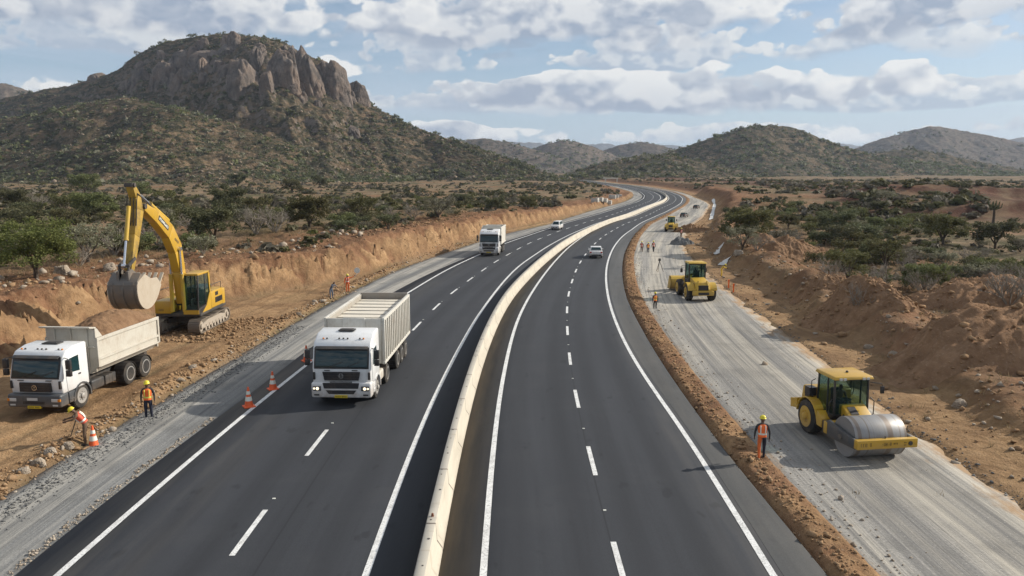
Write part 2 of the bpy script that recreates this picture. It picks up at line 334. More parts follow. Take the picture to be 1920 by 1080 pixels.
# ------------------------------------------------------------------ mesh builder
class MB:
    def __init__(s): s.v = []; s.f = []; s.m = []; s.mi = 0; s.T = None
    def add(s, vs, fs):
        n = len(s.v)
        if s.T is not None: vs = [tuple(s.T @ Vector(v)) for v in vs]
        s.v.extend([tuple(map(float, v)) for v in vs]); s.f.extend([tuple(i + n for i in f) for f in fs]); s.m.extend([s.mi] * len(fs)); return s
    def hexa(s, p):  # 8 points: bottom loop 4, top loop 4
        return s.add(p, [(3, 2, 1, 0), (4, 5, 6, 7), (0, 1, 5, 4), (1, 2, 6, 5), (2, 3, 7, 6), (3, 0, 4, 7)])
    def box(s, x0, x1, y0, y1, z0, z1):
        return s.hexa([(x0, y0, z0), (x1, y0, z0), (x1, y1, z0), (x0, y1, z0), (x0, y0, z1), (x1, y0, z1), (x1, y1, z1), (x0, y1, z1)])
    def prism(s, poly, axis, a, bb, tb=None):
        """polygon in the other two axes, extruded along axis from a to bb; tb = polygon at bb"""
        tb = tb or poly
        def P(q, t): return {'x': (t, q[0], q[1]), 'y': (q[0], t, q[1]), 'z': (q[0], q[1], t)}[axis]
        n = len(poly); vs = [P(q, a) for q in poly] + [P(q, bb) for q in tb]
        return s.add(vs, [tuple(range(n))[::-1], tuple(range(n, 2 * n))] + [(i, (i + 1) % n, n + (i + 1) % n, n + i) for i in range(n)])
    def bar(s, p, q, w, h=None, up=(0, 0, 1)):
        p, q = Vector(p), Vector(q); h = h or w; d = (q - p).normalized(); u = Vector(up)
        if abs(d.dot(u)) > .98: u = Vector((0, 1, 0))
        a = d.cross(u).normalized() * w / 2; c = a.cross(d).normalized() * h / 2
        return s.hexa([p - a - c, p + a - c, p + a + c, p - a + c, q - a - c, q + a - c, q + a + c, q - a + c])
    def cyl(s, p, q, r0, r1=None, n=14, caps=True):
        p, q = Vector(p), Vector(q); r1 = r0 if r1 is None else r1; d = (q - p).normalized()
        u = d.orthogonal().normalized(); w = d.cross(u); vs = []
        for c, r in ((p, r0), (q, r1)):
            vs += [c + (u * math.cos(i * 2 * math.pi / n) + w * math.sin(i * 2 * math.pi / n)) * r for i in range(n)]
        fs = [(i, (i + 1) % n, n + (i + 1) % n, n + i) for i in range(n)]
        if caps: fs += [tuple(range(n))[::-1], tuple(range(n, 2 * n))]
        return s.add(vs, fs)
    def lathe(s, prof, c, axis='x', n=20):
        """(radius, position along axis) loops about an axis through c"""
        vs = []
        for r, h in prof:
            for i in range(n):
                a = 2 * math.pi * i / n; k, l = r * math.cos(a), r * math.sin(a)
                vs.append({'x': (c[0] + h, c[1] + k, c[2] + l), 'y': (c[0] + k, c[1] + h, c[2] + l), 'z': (c[0] + k, c[1] + l, c[2] + h)}[axis])
        fs = []
        for j in range(len(prof) - 1):
            fs += [(j * n + i, j * n + (i + 1) % n, (j + 1) * n + (i + 1) % n, (j + 1) * n + i) for i in range(n)]
        fs += [tuple(range(n))[::-1], tuple(range((len(prof) - 1) * n, len(prof) * n))]
        return s.add(vs, fs)
    def tube(s, pts, r, n=6):
        rs = r if isinstance(r, (list, tuple)) else [r] * len(pts)
        pts = [Vector(p) for p in pts]; vs = []; 
        for i, p in enumerate(pts):
            d = (pts[min(i + 1, len(pts) - 1)] - pts[max(i - 1, 0)]).normalized()
            u = d.cross(Vector((.13, .31, .94))); u = u.normalized() if u.length > .05 else d.orthogonal().normalized(); w = d.cross(u)
            vs += [p + (u * math.cos(k * 2 * math.pi / n) + w * math.sin(k * 2 * math.pi / n)) * rs[i] for k in range(n)]
        fs = [tuple(range(n))[::-1], tuple(range((len(pts) - 1) * n, len(pts) * n))]
        for j in range(len(pts) - 1):
            fs += [(j * n + k, j * n + (k + 1) % n, (j + 1) * n + (k + 1) % n, (j + 1) * n + k) for k in range(n)]
        return s.add(vs, fs)
    def build(s, name, mats, parent=None, bevel=0, smooth=False, seg=2, loc=None):
        me = bpy.data.meshes.new(name); bm = bmesh.new()
        vs = [bm.verts.new(v) for v in s.v]
        for f, k in zip(s.f, s.m):
            try: bm.faces.new([vs[i] for i in f]).material_index = k
            except ValueError: pass
        bmesh.ops.recalc_face_normals(bm, faces=bm.faces)
        if bevel:
            es = [e for e in bm.edges if len(e.link_faces) == 2 and e.calc_face_angle(0) > .5]
            bmesh.ops.bevel(bm, geom=es, offset=bevel, segments=seg, affect='EDGES', clamp_overlap=True, profile=.5)
        bm.to_mesh(me); bm.free()
        for mm in (mats if isinstance(mats, (list, tuple)) else [mats]): me.materials.append(mm)
        o = bpy.data.objects.new(name, me); col.objects.link(o)
        if parent is not None: o.parent = parent
        if loc is not None: o.location = loc
        if smooth or bevel:
            me.shade_smooth()
            me.set_sharp_from_angle(angle=R(38))
        return o

def npmesh(name, verts, faces, mats, parent=None, smooth=True, mi=None, uv=None):
    """numpy verts (n,3) and quads or tris (m,k) to one mesh object"""
    me = bpy.data.meshes.new(name); k = faces.shape[1]
    me.vertices.add(len(verts)); me.vertices.foreach_set('co', np.ascontiguousarray(verts, np.float32).ravel())
    me.loops.add(faces.size); me.loops.foreach_set('vertex_index', np.ascontiguousarray(faces, np.int32).ravel())
    me.polygons.add(len(faces)); me.polygons.foreach_set('loop_start', np.arange(0, faces.size, k, dtype=np.int32))
    if mi is not None: me.polygons.foreach_set('material_index', np.ascontiguousarray(mi, np.int32))
    if uv is not None:
        l = me.uv_layers.new(name='UVMap'); l.data.foreach_set('uv', np.ascontiguousarray(uv[faces.ravel()], np.float32).ravel())
    me.update(calc_edges=True)
    if smooth: me.polygons.foreach_set('use_smooth', np.ones(len(faces), bool))
    for mm in (mats if isinstance(mats, (list, tuple)) else [mats]): me.materials.append(mm)
    o = bpy.data.objects.new(name, me); col.objects.link(o)
    if parent is not None: o.parent = parent
    return o

def gridfaces(nr, nc):
    i = np.arange(nr * nc).reshape(nr, nc)
    return np.stack([i[:-1, :-1], i[:-1, 1:], i[1:, 1:], i[1:, :-1]], -1).reshape(-1, 4)

def tag(o, label=None, cat=None, group=None, kind=None):
    if label: o['label'] = label
    if cat: o['category'] = cat
    if group: o['group'] = group
    if kind: o['kind'] = kind
    return o

def thing(name, loc, rz, label, cat, group=None, scale=1):
    o = bpy.data.objects.new(name, None); col.objects.link(o); o.empty_display_size = .3
    o.location = loc; o.rotation_euler = (0, 0, rz); o.scale = (scale,) * 3
    return tag(o, label, cat, group)

def dup(o, parent=None):
    c = o.copy(); col.objects.link(c)
    if parent is not None: c.parent = parent
    for ch in o.children: dup(ch, c)
    return c
SUN_E, SKY_S, HAZE, EXPO = 5.0, .09, 0.8e-4, 0.22
# ------------------------------------------------------------------ road alignment, traced on the ground plane
TR = dict(
 B=[(818.5,1080),(838,960),(857,868),(874,796),(893,719),(910,663.5),(934,606),(957,562),(974,544),(1011,504),(1057,465),(1094,442),(1141,420),(1187,405),(1220,390),(1245,380),(1252,373),(1249,367),(1235,360),(1211,355),(1182,349),(1153,346.5),(1124,343),(1095,338.5)],
 RL=[(905,1080),(917,868),(924,815),(936.5,748),(948.5,675.5),(965,613),(987,562),(1020,511),(1048,481.5),(1085,450),(1122,428),(1159,414),(1189,405.5)],
 RS=[(1440,1075),(1330,878),(1179.6,661),(1153,600),(1141,559),(1136,526),(1139,492.6),(1148,468.5),(1167,444),(1189,428),(1211,414),(1231.5,404.6),(1248,398),(1266.7,388),(1278,377.5)],
 LR=[(690,1075),(780,844),(814,757),(852,675.5),(891,603),(923,560),(937,541),(974,500),(1011,474)],
 LL=[(115,1075),(580,683),(764,552),(838.5,506.5),(899.5,478),(955.6,454),(992.6,442),(1033,428),(1085,412)],
 LE=[(43,1073),(233,913),(367,813),(433,773),(733,552),(815,509),(880,482),(945,454.5),(985,442),(1027,428),(1080,411.5)],
 LG=[(0,943),(90,883),(147,843),(217,807),(320,747),(400,700),(475,657),(577,593),(627,568),(657,550),(710,524),(760,501),(794,489.6),(899,454),(954,437),(1037,420),(1067,408),(1100,398)],
 RE=[(1555,1080),(1498.5,1018),(1439,950),(1380,876),(1194,599),(1174,557),(1167,520),(1168.5,483),(1178,459),(1196,433),(1215,417),(1243,404),(1274,388),(1284,380)],
 GR=[(1919,955),(1697,813),(1512,652),(1427,599),(1400,572),(1343,533),(1303,492),(1280,461),(1290,432),(1331,386),(1328,382),(1299,370)],
 TOE=[(0,700),(100,640),(250,600),(430,558),(560,549),(615,541),(640,530),(699,518),(760,494),(830,474),(899,449),(954,433),(1037,416),(1080,402)],
 RD=[(1111,875),(1081,751),(1067.5,672),(1063.7,618),(1063,580.5),(1066.7,551),(1071,530.5),(1077,515),(1083,500),(1103,471),(1129.6,445),(1162,425)],
 LD=[(451,1023),(583,848),(779,617),(902.8,510),(925,494),(941,485),(964,472),(988,459),(1028,442),(1045,435),(1076,425),(1096,418.5)])
Bp = np.array([G(*p) for p in TR['B']])
Bp = np.vstack([[-1.75, -60], [-1.8, -20], Bp, Bp[-1] + (Bp[-1] - Bp[-2]) / np.linalg.norm(Bp[-1] - Bp[-2]) * 60])
def resample(P, ds):
    s = np.r_[0, np.cumsum(np.hypot(*np.diff(P, axis=0).T))]; q = np.arange(0, s[-1], ds)
    return np.stack([np.interp(q, s, P[:, 0]), np.interp(q, s, P[:, 1])], 1)
def smooth(P, n, it=2):
    k = np.ones(2 * n + 1) / (2 * n + 1)
    for _ in range(it):
        E_ = np.vstack([np.repeat(P[:1], n, 0), P, np.repeat(P[-1:], n, 0)])
        P = np.stack([np.convolve(E_[:, i], k, 'valid') for i in (0, 1)], 1)
    return P
CL = resample(smooth(resample(Bp, 1.0), 7), 1.5)
T_ = np.gradient(CL, axis=0); T_ /= np.linalg.norm(T_, axis=1)[:, None]
NR = np.stack([T_[:, 1], -T_[:, 0]], 1)                       # to the right of travel
SA = np.r_[0, np.cumsum(np.hypot(*np.diff(CL, axis=0).T))]
def so(x, y):
    """arc length and signed offset from the barrier line"""
    x = np.asarray(x, float).ravel(); y = np.asarray(y, float).ravel(); S = np.empty(len(x)); O = np.empty(len(x))
    for a in range(0, len(x), 20000):
        X = x[a:a + 20000, None]; Y = y[a:a + 20000, None]
        d2 = (X - CL[None, :, 0]) ** 2 + (Y - CL[None, :, 1]) ** 2; i = d2.argmin(1)
        dx = X[:, 0] - CL[i, 0]; dy = Y[:, 0] - CL[i, 1]
        S[a:a + 20000] = SA[i] + dx * T_[i, 0] + dy * T_[i, 1]
        o = dx * NR[i, 0] + dy * NR[i, 1]; O[a:a + 20000] = np.where(o >= 0, 1, -1) * np.sqrt(d2[np.arange(len(i)), i])
    return S, O
OFF = {}
for k, pts in TR.items():
    P = np.array([G(*p) for p in pts]); s, o = so(P[:, 0], P[:, 1]); i = np.argsort(s); s, o = s[i], o[i]
    q = np.arange(s[0], s[-1], 2.0); w = np.interp(q, s, o); kk = 3 if k not in ('TOE', 'GR') else 4
    w = np.convolve(np.r_[[w[0]] * kk, w, [w[-1]] * kk], np.ones(2 * kk + 1) / (2 * kk + 1), 'valid'); OFF[k] = (q, w)
def off(k, s):
    if isinstance(k, (int, float)): return np.full(np.shape(s), float(k))
    if k == 'GL': return off('RE', s) + np.interp(s, [60, 200], [1.3, 1.0])
    if isinstance(k, tuple): return off(k[0], s) + k[1]
    return np.interp(s, *OFF[k])
def at(s, o, z=0.0):
    x = np.interp(s, SA, CL[:, 0]); y = np.interp(s, SA, CL[:, 1]); nx = np.interp(s, SA, NR[:, 0]); ny = np.interp(s, SA, NR[:, 1])
    return np.stack([x + nx * o, y + ny * o, np.broadcast_to(z, np.shape(x)) * 1.0], -1)
S1 = SA[-1]
def strip(name, a, b, z, m, s0=62, s1=None, ds=1.0, nx=6, edge=0.0, wob=0, kind='structure'):
    s = np.arange(s0, s1 or S1, ds); A = off(a, s); Bq = off(b, s); t = np.linspace(0, 1, nx)
    O = A[:, None] * (1 - t) + Bq[:, None] * t
    if wob:
        O[:, 0] += wob * fbm(s * .9, s * 0 + 3.3, 3, 4); O[:, -1] += wob * fbm(s * .9, s * 0 + 8.3, 3, 9)
    S = np.repeat(s[:, None], nx, 1); V = at(S, O, z)
    if edge:
        for j, k in ((0, 0), (-1, -1)):
            E_ = V[:, k:k + 1].copy() if k == 0 else V[:, -1:].copy(); E_[..., 2] -= edge
            V = np.concatenate([E_, V], 1) if k == 0 else np.concatenate([V, E_], 1)
            O = np.concatenate([O[:, :1], O], 1) if k == 0 else np.concatenate([O, O[:, -1:]], 1)
        S = np.repeat(s[:, None], O.shape[1], 1)
    uv = np.stack([O, S], -1).reshape(-1, 2); n = V.shape[1]
    o = npmesh(name, V.reshape(-1, 3), gridfaces(len(s), n), m, smooth=False, uv=uv)
    at_ = o.data.attributes.new('across', 'FLOAT', 'POINT'); at_.data.foreach_set('value', np.ascontiguousarray(((O - A[:, None]) / (Bq - A)[:, None]).ravel(), np.float32))
    return tag(o, kind=kind)
SN = float(so([0], [10])[0][0])                                # arc length a little behind the picture's lower edge
strip('road', 'LE', 0.0, .06, M['asphalt'], SN, edge=.2)
o = strip('road', 0.0, 'RE', .061, M['asphalt'], SN, edge=.2)
strip('road_shoulder', ('RS', .28), ('RE', -.04), .066, M['shoulder'], SN)
strip('gravel_shoulder', ('LG', -.3), ('LE', .4), .0, M['gravel_left'], SN, edge=.2, wob=.5, nx=8)
strip('gravel_roadbed', ('GL', -.5), ('GR', .2), .0, M['gravel_right'], SN, edge=.2, wob=.6, nx=10)

def line(name, pts_key, w, z=.072, s0=None, s1=None):
    s = np.arange(s0 or SN, s1 or S1, .8); c = off(pts_key, s); V = np.stack([at(s, c - w / 2, z), at(s, c + w / 2, z)], 1)
    return tag(npmesh(name, V.reshape(-1, 3), gridfaces(len(s), 2), M['marking'], smooth=False), kind='structure')
for k in ('LL', 'LR', 'RL', 'RS'): line('edge_line', k, .20)
vs, fs = [], []
for key, y0, per in (('LD', 20.75, 7.75), ('RD', 26.65, 8.1)):
    s = float(so([0], [y0])[0][0]) - per * 2
    while s < S1 - 8:
        q = np.linspace(s, s + 3.0, 5); c = off(key, q); n = len(vs) and sum(len(v) for v in vs)
        vs.append(np.stack([at(q, c - .085, .072), at(q, c + .085, .072)], 1).reshape(-1, 3)); fs.append(gridfaces(5, 2) + n); s += per
tag(npmesh('lane_dashes', np.vstack(vs), np.vstack(fs), M['marking'], smooth=False), kind='structure')
# raised reflectors between the dashes
rb = MB()
for key, y0, per in (('LD', 24.6, 7.75), ('RD', 31.8, 8.1)):
    s = float(so([0], [y0])[0][0]) - per
    while s < S1 - 60:
        x, y, z = at(np.array(s), off(key, np.array(s)), .06); rb.box(x - .05, x + .05, y - .035, y + .035, z, z + .02); s += per
tag(rb.build('road_studs', M['reflect']), kind='structure')

# median barrier: one long cast wall, a joint near the lower end
bp = [(-.62, .06), (-.61, .15), (-.45, .38), (-.42, .885), (-.405, .90), (-.155, .90), (-.14, .885), (-.11, .38), (.04, .15), (.05, .06)]
def barrier(s0, s1, parent=None, grow=0):
    s = np.linspace(s0, s1, int((s1 - s0) / .8) + 1); V = []
    for (a, h) in bp: V.append(at(s, np.full(len(s), a * (1 + grow) - grow * .28), h * (1 + grow * .3)))
    V = np.stack(V, 1); n = len(bp); ff = gridfaces(len(s), n)
    uvx = np.cumsum([0] + [math.dist(bp[i], bp[i + 1]) for i in range(n - 1)])
    uv = np.stack([np.broadcast_to(uvx, (len(s), n)), np.repeat(s[:, None], n, 1)], -1).reshape(-1, 2)
    caps = []
    for r in (0, len(s) - 1):
        b0 = r * n; caps += [[b0 + i, b0 + i + 1, b0 + n - 2 - i, b0 + n - 1 - i] for i in range(n // 2 - 0) if i + 1 <= n - 2 - i]
    ff = np.vstack([ff, np.array(caps)])
    return V.reshape(-1, 3), ff, uv
sj = float(so([-2.1], [21.4])[0][0])
V1, f1, u1 = barrier(SN, sj); V2, f2, u2 = barrier(sj + .012, S1)
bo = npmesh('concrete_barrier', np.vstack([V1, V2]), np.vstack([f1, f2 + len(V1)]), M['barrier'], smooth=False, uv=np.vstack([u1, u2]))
tag(bo, 'long cream concrete median barrier curving between the two carriageways', 'barrier')
cap = MB()
x, y, z = at(np.array(sj + .12), np.array(-.28), .90); cap.cyl((x, y, z - .02), (x, y, z + .09), .05, .03, 8)
cap.build('rusty_cap', plain('rust', (.17, .06, .03), .9), bo)
for s in np.arange(sj - 3, sj + 60, 1.0):
    if rng.random() < .45: continue
    x, y, z = at(np.array(s + rng.uniform(-.3, .3)), np.array(-.28 + rng.uniform(-.05, .05)), .90); hb = MB(); hb.cyl((x, y, z - .01), (x, y, z + .012), rng.uniform(.022, .045), n=7); hb.build('anchor_socket', M['dark'], bo)

# ------------------------------------------------------------------ terrain
def road_dist(s, o):
    return s, o
def height(x, y, zones=False):
    shp = np.shape(x); x = np.asarray(x, float).ravel(); y = np.asarray(y, float).ravel()
    s, o = so(x, y)
    LG, RE, GL, GR, TOE = off('LG', s), off('RE', s), off('GL', s), off('GR', s), off('TOE', s)
    dist = np.hypot(x, y); far = sstep(300, 900, dist)
    n1 = fbm(x / 38, y / 38, 4, 1); n2 = fbm(x / 7.0, y / 7.0, 4, 5); n3 = fbm(x / 1.7, y / 1.7, 3, 9)
    nf = fbm(x / 160, y / 160, 4, 3)
    # left: rubble edge, dirt track, cut bank with gullied face, scrub plateau
    dl = LG - o; dt = TOE - o + 1.1 * fbm(s / 9, s * 0 + 2, 3, 21)
    Hb = np.interp(s, [60, 95, 112, 150, 185, 230, 270, 320, 400], [3.0, 2.9, 2.7, 3.1, 2.9, 2.0, 1.3, 1.0, .8]) * (1 + .16 * fbm(s / 14, s * 0 + 5, 2, 31))
    gul = ridged(s / 3.3 + .45 * dt, dt * .10, 3, 41); gfine = ridged(s / .9 + .5 * dt, dt * .3, 2, 47)
    wdt = Hb * np.interp(s, [90, 130], [1.35, 1.0])
    face = sstep(0, 1, (dt + 1.3 * (gul - .1) * sstep(0, 1.0, dt) * sstep(wdt * 1.7, wdt * .6, dt) + .3 * gfine * sstep(0, 1, dt) * sstep(wdt * 1.4, wdt * .6, dt)) / wdt)
    face = .75 * face + .25 * np.clip(dt / wdt, 0, 1)
    slope = sstep(-.2, .5, dt) * sstep(wdt + 1.2, wdt * .7, dt)
    up = np.clip(dt - wdt, 0, None)
    rut = ridged(dl / 1.3 + .12 * n2, s / 45, 2, 71); zl = .12 + .07 * rut * sstep(.8, 2, dl) * sstep(.5, -1, dt) + .10 * n2 * sstep(0, 2, dl) + .05 * n3 + face * Hb + slope * (.28 * gfine + .45 * gul + .30 * n3)
    zl += sstep(0, 3, up) * (.42 * n2 + .24 * n3) * (1 - .6 * sstep(8, 30, up)) + sstep(4, 60, up) * (.8 * n1) + np.clip(up, 0, 500) * .0035
    lip = np.exp(-((dl - .9) / .8) ** 2); zl += lip * (.16 + .22 * np.clip(n2 + .3 * n3, -.6, 1)) * sstep(0, .6, dl)
    # right: sandy margin, spoil ridge, scrub flat, earthworks terraces, far cut
    dr = o - GR
    rq = dr - 5.6 - 1.3 * fbm(s / 12, s * 0, 2, 51) + .5 * ridged(s / 2.4, dr * .1, 2, 58); rid = np.where(rq < 0, np.exp(-(rq / 1.15) ** 2), np.exp(-(rq / 3.2) ** 2)) * np.interp(s, [60, 85, 110, 160, 230, 300], [.3, .5, 1.7, 1.8, 1.1, .3]) * (1 + .45 * fbm(s / 6, s * 0 + 1, 3, 52))
    zr = .08 + .06 * n3 + .05 * n2 + rid * (1 + .25 * n2) + sstep(3.5, 9, dr) * (.5 + .34 * n2 + .14 * n3) + sstep(8, 40, dr) * .6 * n1 + .22 * ridged(x / 3.1, y / 3.1, 3, 66) * sstep(5, 9, dr) * sstep(60, 20, dr)
    zr += .22 * ridged(dr / 2.6, s / 30, 2, 61) * sstep(1.0, 2.5, dr) * sstep(7, 3, dr) * .5
    cut = sstep(225, 265, s) * sstep(395, 360, s * 0 + 300); zr += cut * sstep(2.0, 7.5, dr + .8 * n2) * (3.1 + .8 * n1) * (1 - .5 * sstep(40, 120, dr))
    t1 = sstep(0, 1, (y - 152 - 7 * n1 - .03 * x) / 5) * sstep(27, 45, dr) * sstep(170, 110, x)
    t2 = sstep(0, 1, (y - 196 - 10 * n1 + .08 * (x - 60)) / 7) * sstep(30, 55, dr)
    t1b = sstep(60, 20, y - 152); zr += 1.9 * t1 * (1 - .7 * sstep(163, 188, y)) + 2.3 * t2 * (1 - .6 * sstep(215, 260, y))
    z = np.where(o < 0, zl, zr)
    mid = (o > LG + .2) & (o < GR - .1)
    brm = np.exp(-((o - (RE + GL) / 2 + .12 * n2) / .34) ** 2) * (.06 + .11 * n2 + .12 * n3)
    zm = np.where(o > RE, np.clip(-.16 + .3 * sstep(0, .35, o - RE) * sstep(0, .5, GL + .5 - o) + brm, -.16, 1), -.16)
    k = np.minimum(sstep(-.1, .7, o - LG), sstep(-.1, .6, GR - o)); z = np.where(mid, zm, z)
    edge = sstep(.0, .9, np.where(o < 0, LG + .2 - o, o - GR + .1)); z = np.where(mid, zm, -.1 * (1 - edge) + z * edge)
    beyond = s >= S1 - 2
    z = np.where(far > 0, z * (1 - far) + far * (2.2 + 3.0 * nf), z)
    z = np.where((np.abs(o) < 26) & (s < S1 - 3), np.where(mid, zm, np.minimum(z, .2 + 3.5 * sstep(16, 26, np.abs(o)) + 20 * (far < .02))), z)
    if not zones: return z.reshape(shp)
    rr = np.clip(n2 * .6 + n1 * .4, -1, 1)
    L = o < 0
    sandl = sstep(.1, .8, dl) * sstep(.2, -.6, dt) * np.clip(.78 + .5 * rut + .25 * n2 + .2 * n3, .25, 1); facel = slope * np.where(s < 98, .8, 1.0) * sstep(.18, .46, .8 * gul + .5 * n3 + .4 * n2 + .3 * gfine + np.where(s < 100, -.15, .0)) * sstep(-.15, .3, Hb * .76 - (face * Hb) + .5 * n3 + .3 * gul)
    sand = np.where(L, np.maximum(sandl, facel * .9), sstep(6.0, 3, dr + n2) * .85 * sstep(.0, .5, dr))
    redl = np.maximum(sstep(-.3, .6, dt) * sstep(17, 6, up + 5 * n2), slope)
    redr = sstep(2.5, 5, dr) * sstep(24, 12, dr + 5 * n2) * np.clip(.62 + .5 * n2 + .4 * n3, 0, 1)
    redr = np.maximum(redr, sstep(225, 260, s) * sstep(1.5, 3, dr) * sstep(14, 8, dr))
    red = np.where(L, redl, redr)
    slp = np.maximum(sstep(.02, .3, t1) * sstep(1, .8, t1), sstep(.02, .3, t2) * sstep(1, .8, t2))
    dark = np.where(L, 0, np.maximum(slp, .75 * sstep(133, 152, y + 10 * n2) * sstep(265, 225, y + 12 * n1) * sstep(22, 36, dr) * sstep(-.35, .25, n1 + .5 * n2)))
    bm_ = mid & (o > RE - .2); sand = np.where(bm_, np.clip(.45 + .9 * n3 + .5 * n2, 0, 1), sand); red = np.where(bm_, .9, red)
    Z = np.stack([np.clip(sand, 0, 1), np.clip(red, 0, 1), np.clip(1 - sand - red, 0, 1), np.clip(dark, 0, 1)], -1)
    return z.reshape(shp), Z
def land(px, py, it=10):
    """where the sight line through a picture point meets the ground"""
    z = 1.0
    for _ in range(it):
        x, y = G(px, py, z); z = .5 * z + .5 * float(height(np.array([x]), np.array([y]))[0])
    x, y = G(px, py, z); return x, y, float(height(np.array([x]), np.array([y]))[0])

ys = [9.0]
while ys[-1] < 900: ys.append(ys[-1] + max(.17, ys[-1] * .0058))
while ys[-1] < 26000: ys.append(ys[-1] * 1.06)
ys = np.array(ys); k = np.linspace(-1, 1, 760); k = k * (.62 + .38 * k * k) / 1.0
X = k[None, :] * (ys[:, None] * 1.12 + 12); Y = np.repeat(ys[:, None], len(k), 1)
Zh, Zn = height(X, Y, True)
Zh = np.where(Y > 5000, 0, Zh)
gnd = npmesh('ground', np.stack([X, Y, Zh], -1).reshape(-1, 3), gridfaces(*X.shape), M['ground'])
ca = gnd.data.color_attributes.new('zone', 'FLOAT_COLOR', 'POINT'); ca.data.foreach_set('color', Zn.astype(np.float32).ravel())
tag(gnd, kind='structure')

# ------------------------------------------------------------------ hills
class Hill:
    def __init__(s, prof, y0, kf, base, seed, rough=.11, gully=.12):
        p = np.array(prof, float); s.px, s.py = p[:, 0], p[:, 1]; s.y0 = np.array(y0, float) if not isinstance(y0, (int, float)) else np.array([[p[0, 0], y0], [p[-1, 0], y0]])
        q = np.arange(s.px[0], s.px[-1], 4.0); w = np.interp(q, s.px, s.py); w = np.convolve(np.r_[[w[0]] * 3, w, [w[-1]] * 3], np.ones(7) / 7, 'valid')
        s.q, s.w = q, w; s.kf, s.base, s.seed, s.rough, s.gully = kf, base, seed, rough, gully
    def Y0(s, px): return np.interp(px, s.y0[:, 0], s.y0[:, 1])
    def H(s, x, y):
        px = 960 + F * x / (y * CP) ; Y0 = s.Y0(px); P = np.maximum(CH + zy(np.interp(px, s.q, s.w)) * Y0, 0)
        sc = Y0 / 900.0; xs, ys_ = x / sc, y / sc
        wob = 45 * sc * fbm(xs / 190, ys_ / 500, 3, s.seed)
        L = s.kf * P + s.base
        u = (y - Y0 - wob) / np.where(y < Y0 + wob, L, L * .9); q = np.sqrt(u * u + .006) - .077
        f = np.clip(1 - q, 0, 1) ** 1.18
        edge = sstep(0, .12, q)
        g = s.gully * ridged(xs / 95 + .25 * fbm(xs / 60, ys_ / 60, 2, s.seed + 8), ys_ / 330, 3, s.seed + 3) * sstep(.03, .3, q) * sstep(1.02, .65, q)
        r = s.rough * (fbm(xs / 55, ys_ / 55, 5, s.seed + 5) + .35 * ridged(xs / 14, ys_ / 14, 2, s.seed + 9) * .5)
        h = P * (f - g * .9 + r * np.clip(q * 4 + .12, 0, 1) * np.clip((1.05 - q) * 3, 0, 1))
        return np.where(P <= 0, -4, h) + 1.5 * sc * fbm(xs / 9, ys_ / 9, 3, s.seed + 11) * sstep(0, 12, P) - 3.0 * sstep(.9, 1.1, q)
    def mesh(s, m, step=1.6, rows=150):
        px = np.arange(s.q[0], s.q[-1], step); Y0 = s.Y0(px); P = np.maximum(CH + zy(np.interp(px, s.q, s.w)) * Y0, 0); L = s.kf * P + s.base
        t = np.r_[np.linspace(-1.15, 0, rows), np.linspace(0.02, .8, rows // 4)]
        Y = Y0[None, :] + t[:, None] * (L * 1.2)[None, :]; X = (px[None, :] - 960) / F * Y * CP
        Z = s.H(X, Y); s.pts = (X, Y, Z)
        o = npmesh('hill', np.stack([X, Y, Z], -1).reshape(-1, 3), gridfaces(*X.shape), m); return tag(o, kind='structure')
    def hit(s, px, py, y0, y1):
        d = ray(px, py); Y = np.linspace(y0, y1, 900); t = Y / d[1]; zr_ = CH + d[2] * t; h = s.H(d[0] * t, Y); i = np.argmax(h > zr_)
        return d[0] * t[i], Y[i], zr_[i]
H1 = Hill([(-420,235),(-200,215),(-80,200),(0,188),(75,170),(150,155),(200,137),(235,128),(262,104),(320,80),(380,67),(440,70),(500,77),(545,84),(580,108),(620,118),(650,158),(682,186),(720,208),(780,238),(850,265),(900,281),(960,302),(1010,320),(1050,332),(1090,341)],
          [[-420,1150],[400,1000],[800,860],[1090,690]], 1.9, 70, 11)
H2 = Hill([(-420,262),(-200,245),(0,226),(100,207),(190,191),(250,184),(320,200),(400,225),(480,250),(560,277),(640,304),(720,325),(780,337)], [[-420,760],[250,700],[780,640]], 2.0, 70, 23, .1, .15)
H3 = Hill([(1130,340),(1180,314),(1240,290),(1300,268),(1340,255),(1400,239),(1440,235),(1480,237),(1530,256),(1580,275),(1640,292),(1700,301),(1780,312),(1900,326),(1990,336)], 1150, 2.0, 60, 37, .11, .12)
H3b = Hill([(1560,310),(1640,287),(1700,280),(1760,288),(1820,300),(1900,316),(2000,326),(2200,330)], 1350, 2.0, 60, 43)
H4 = Hill([(1050,338),(1075,322),(1110,311),(1150,302),(1200,292),(1250,289),(1300,300),(1360,314),(1420,327),(1480,336)], 900, 2.0, 80, 53)
H5a = Hill([(780,296),(840,272),(870,262),(905,258),(950,266),(1000,281),(1060,300),(1110,318)], 2100, 1.8, 60, 61)
H5b = Hill([(930,312),(980,285),(1030,268),(1065,263),(1100,270),(1140,287),(1190,305),(1240,320)], 2300, 1.8, 60, 67)
H5c = Hill([(1080,305),(1130,282),(1160,272),(1190,266),(1230,271),(1280,288),(1330,308)], 2500, 1.8, 60, 71)
H6 = Hill([(1480,318),(1560,292),(1600,278),(1660,256),(1720,239),(1748,236),(1800,243),(1860,255),(1920,268),(2050,288),(2250,312)], 2400, 1.8, 60, 73)
H6b = Hill([(1780,290),(1860,268),(1920,256),(2000,251),(2150,262),(2300,290)], 5200, 1.8, 60, 79)
H7 = Hill([(-420,215),(-200,182),(-60,160),(0,156),(35,157),(70,170),(130,200),(220,240)], 1900, 1.8, 60, 83)
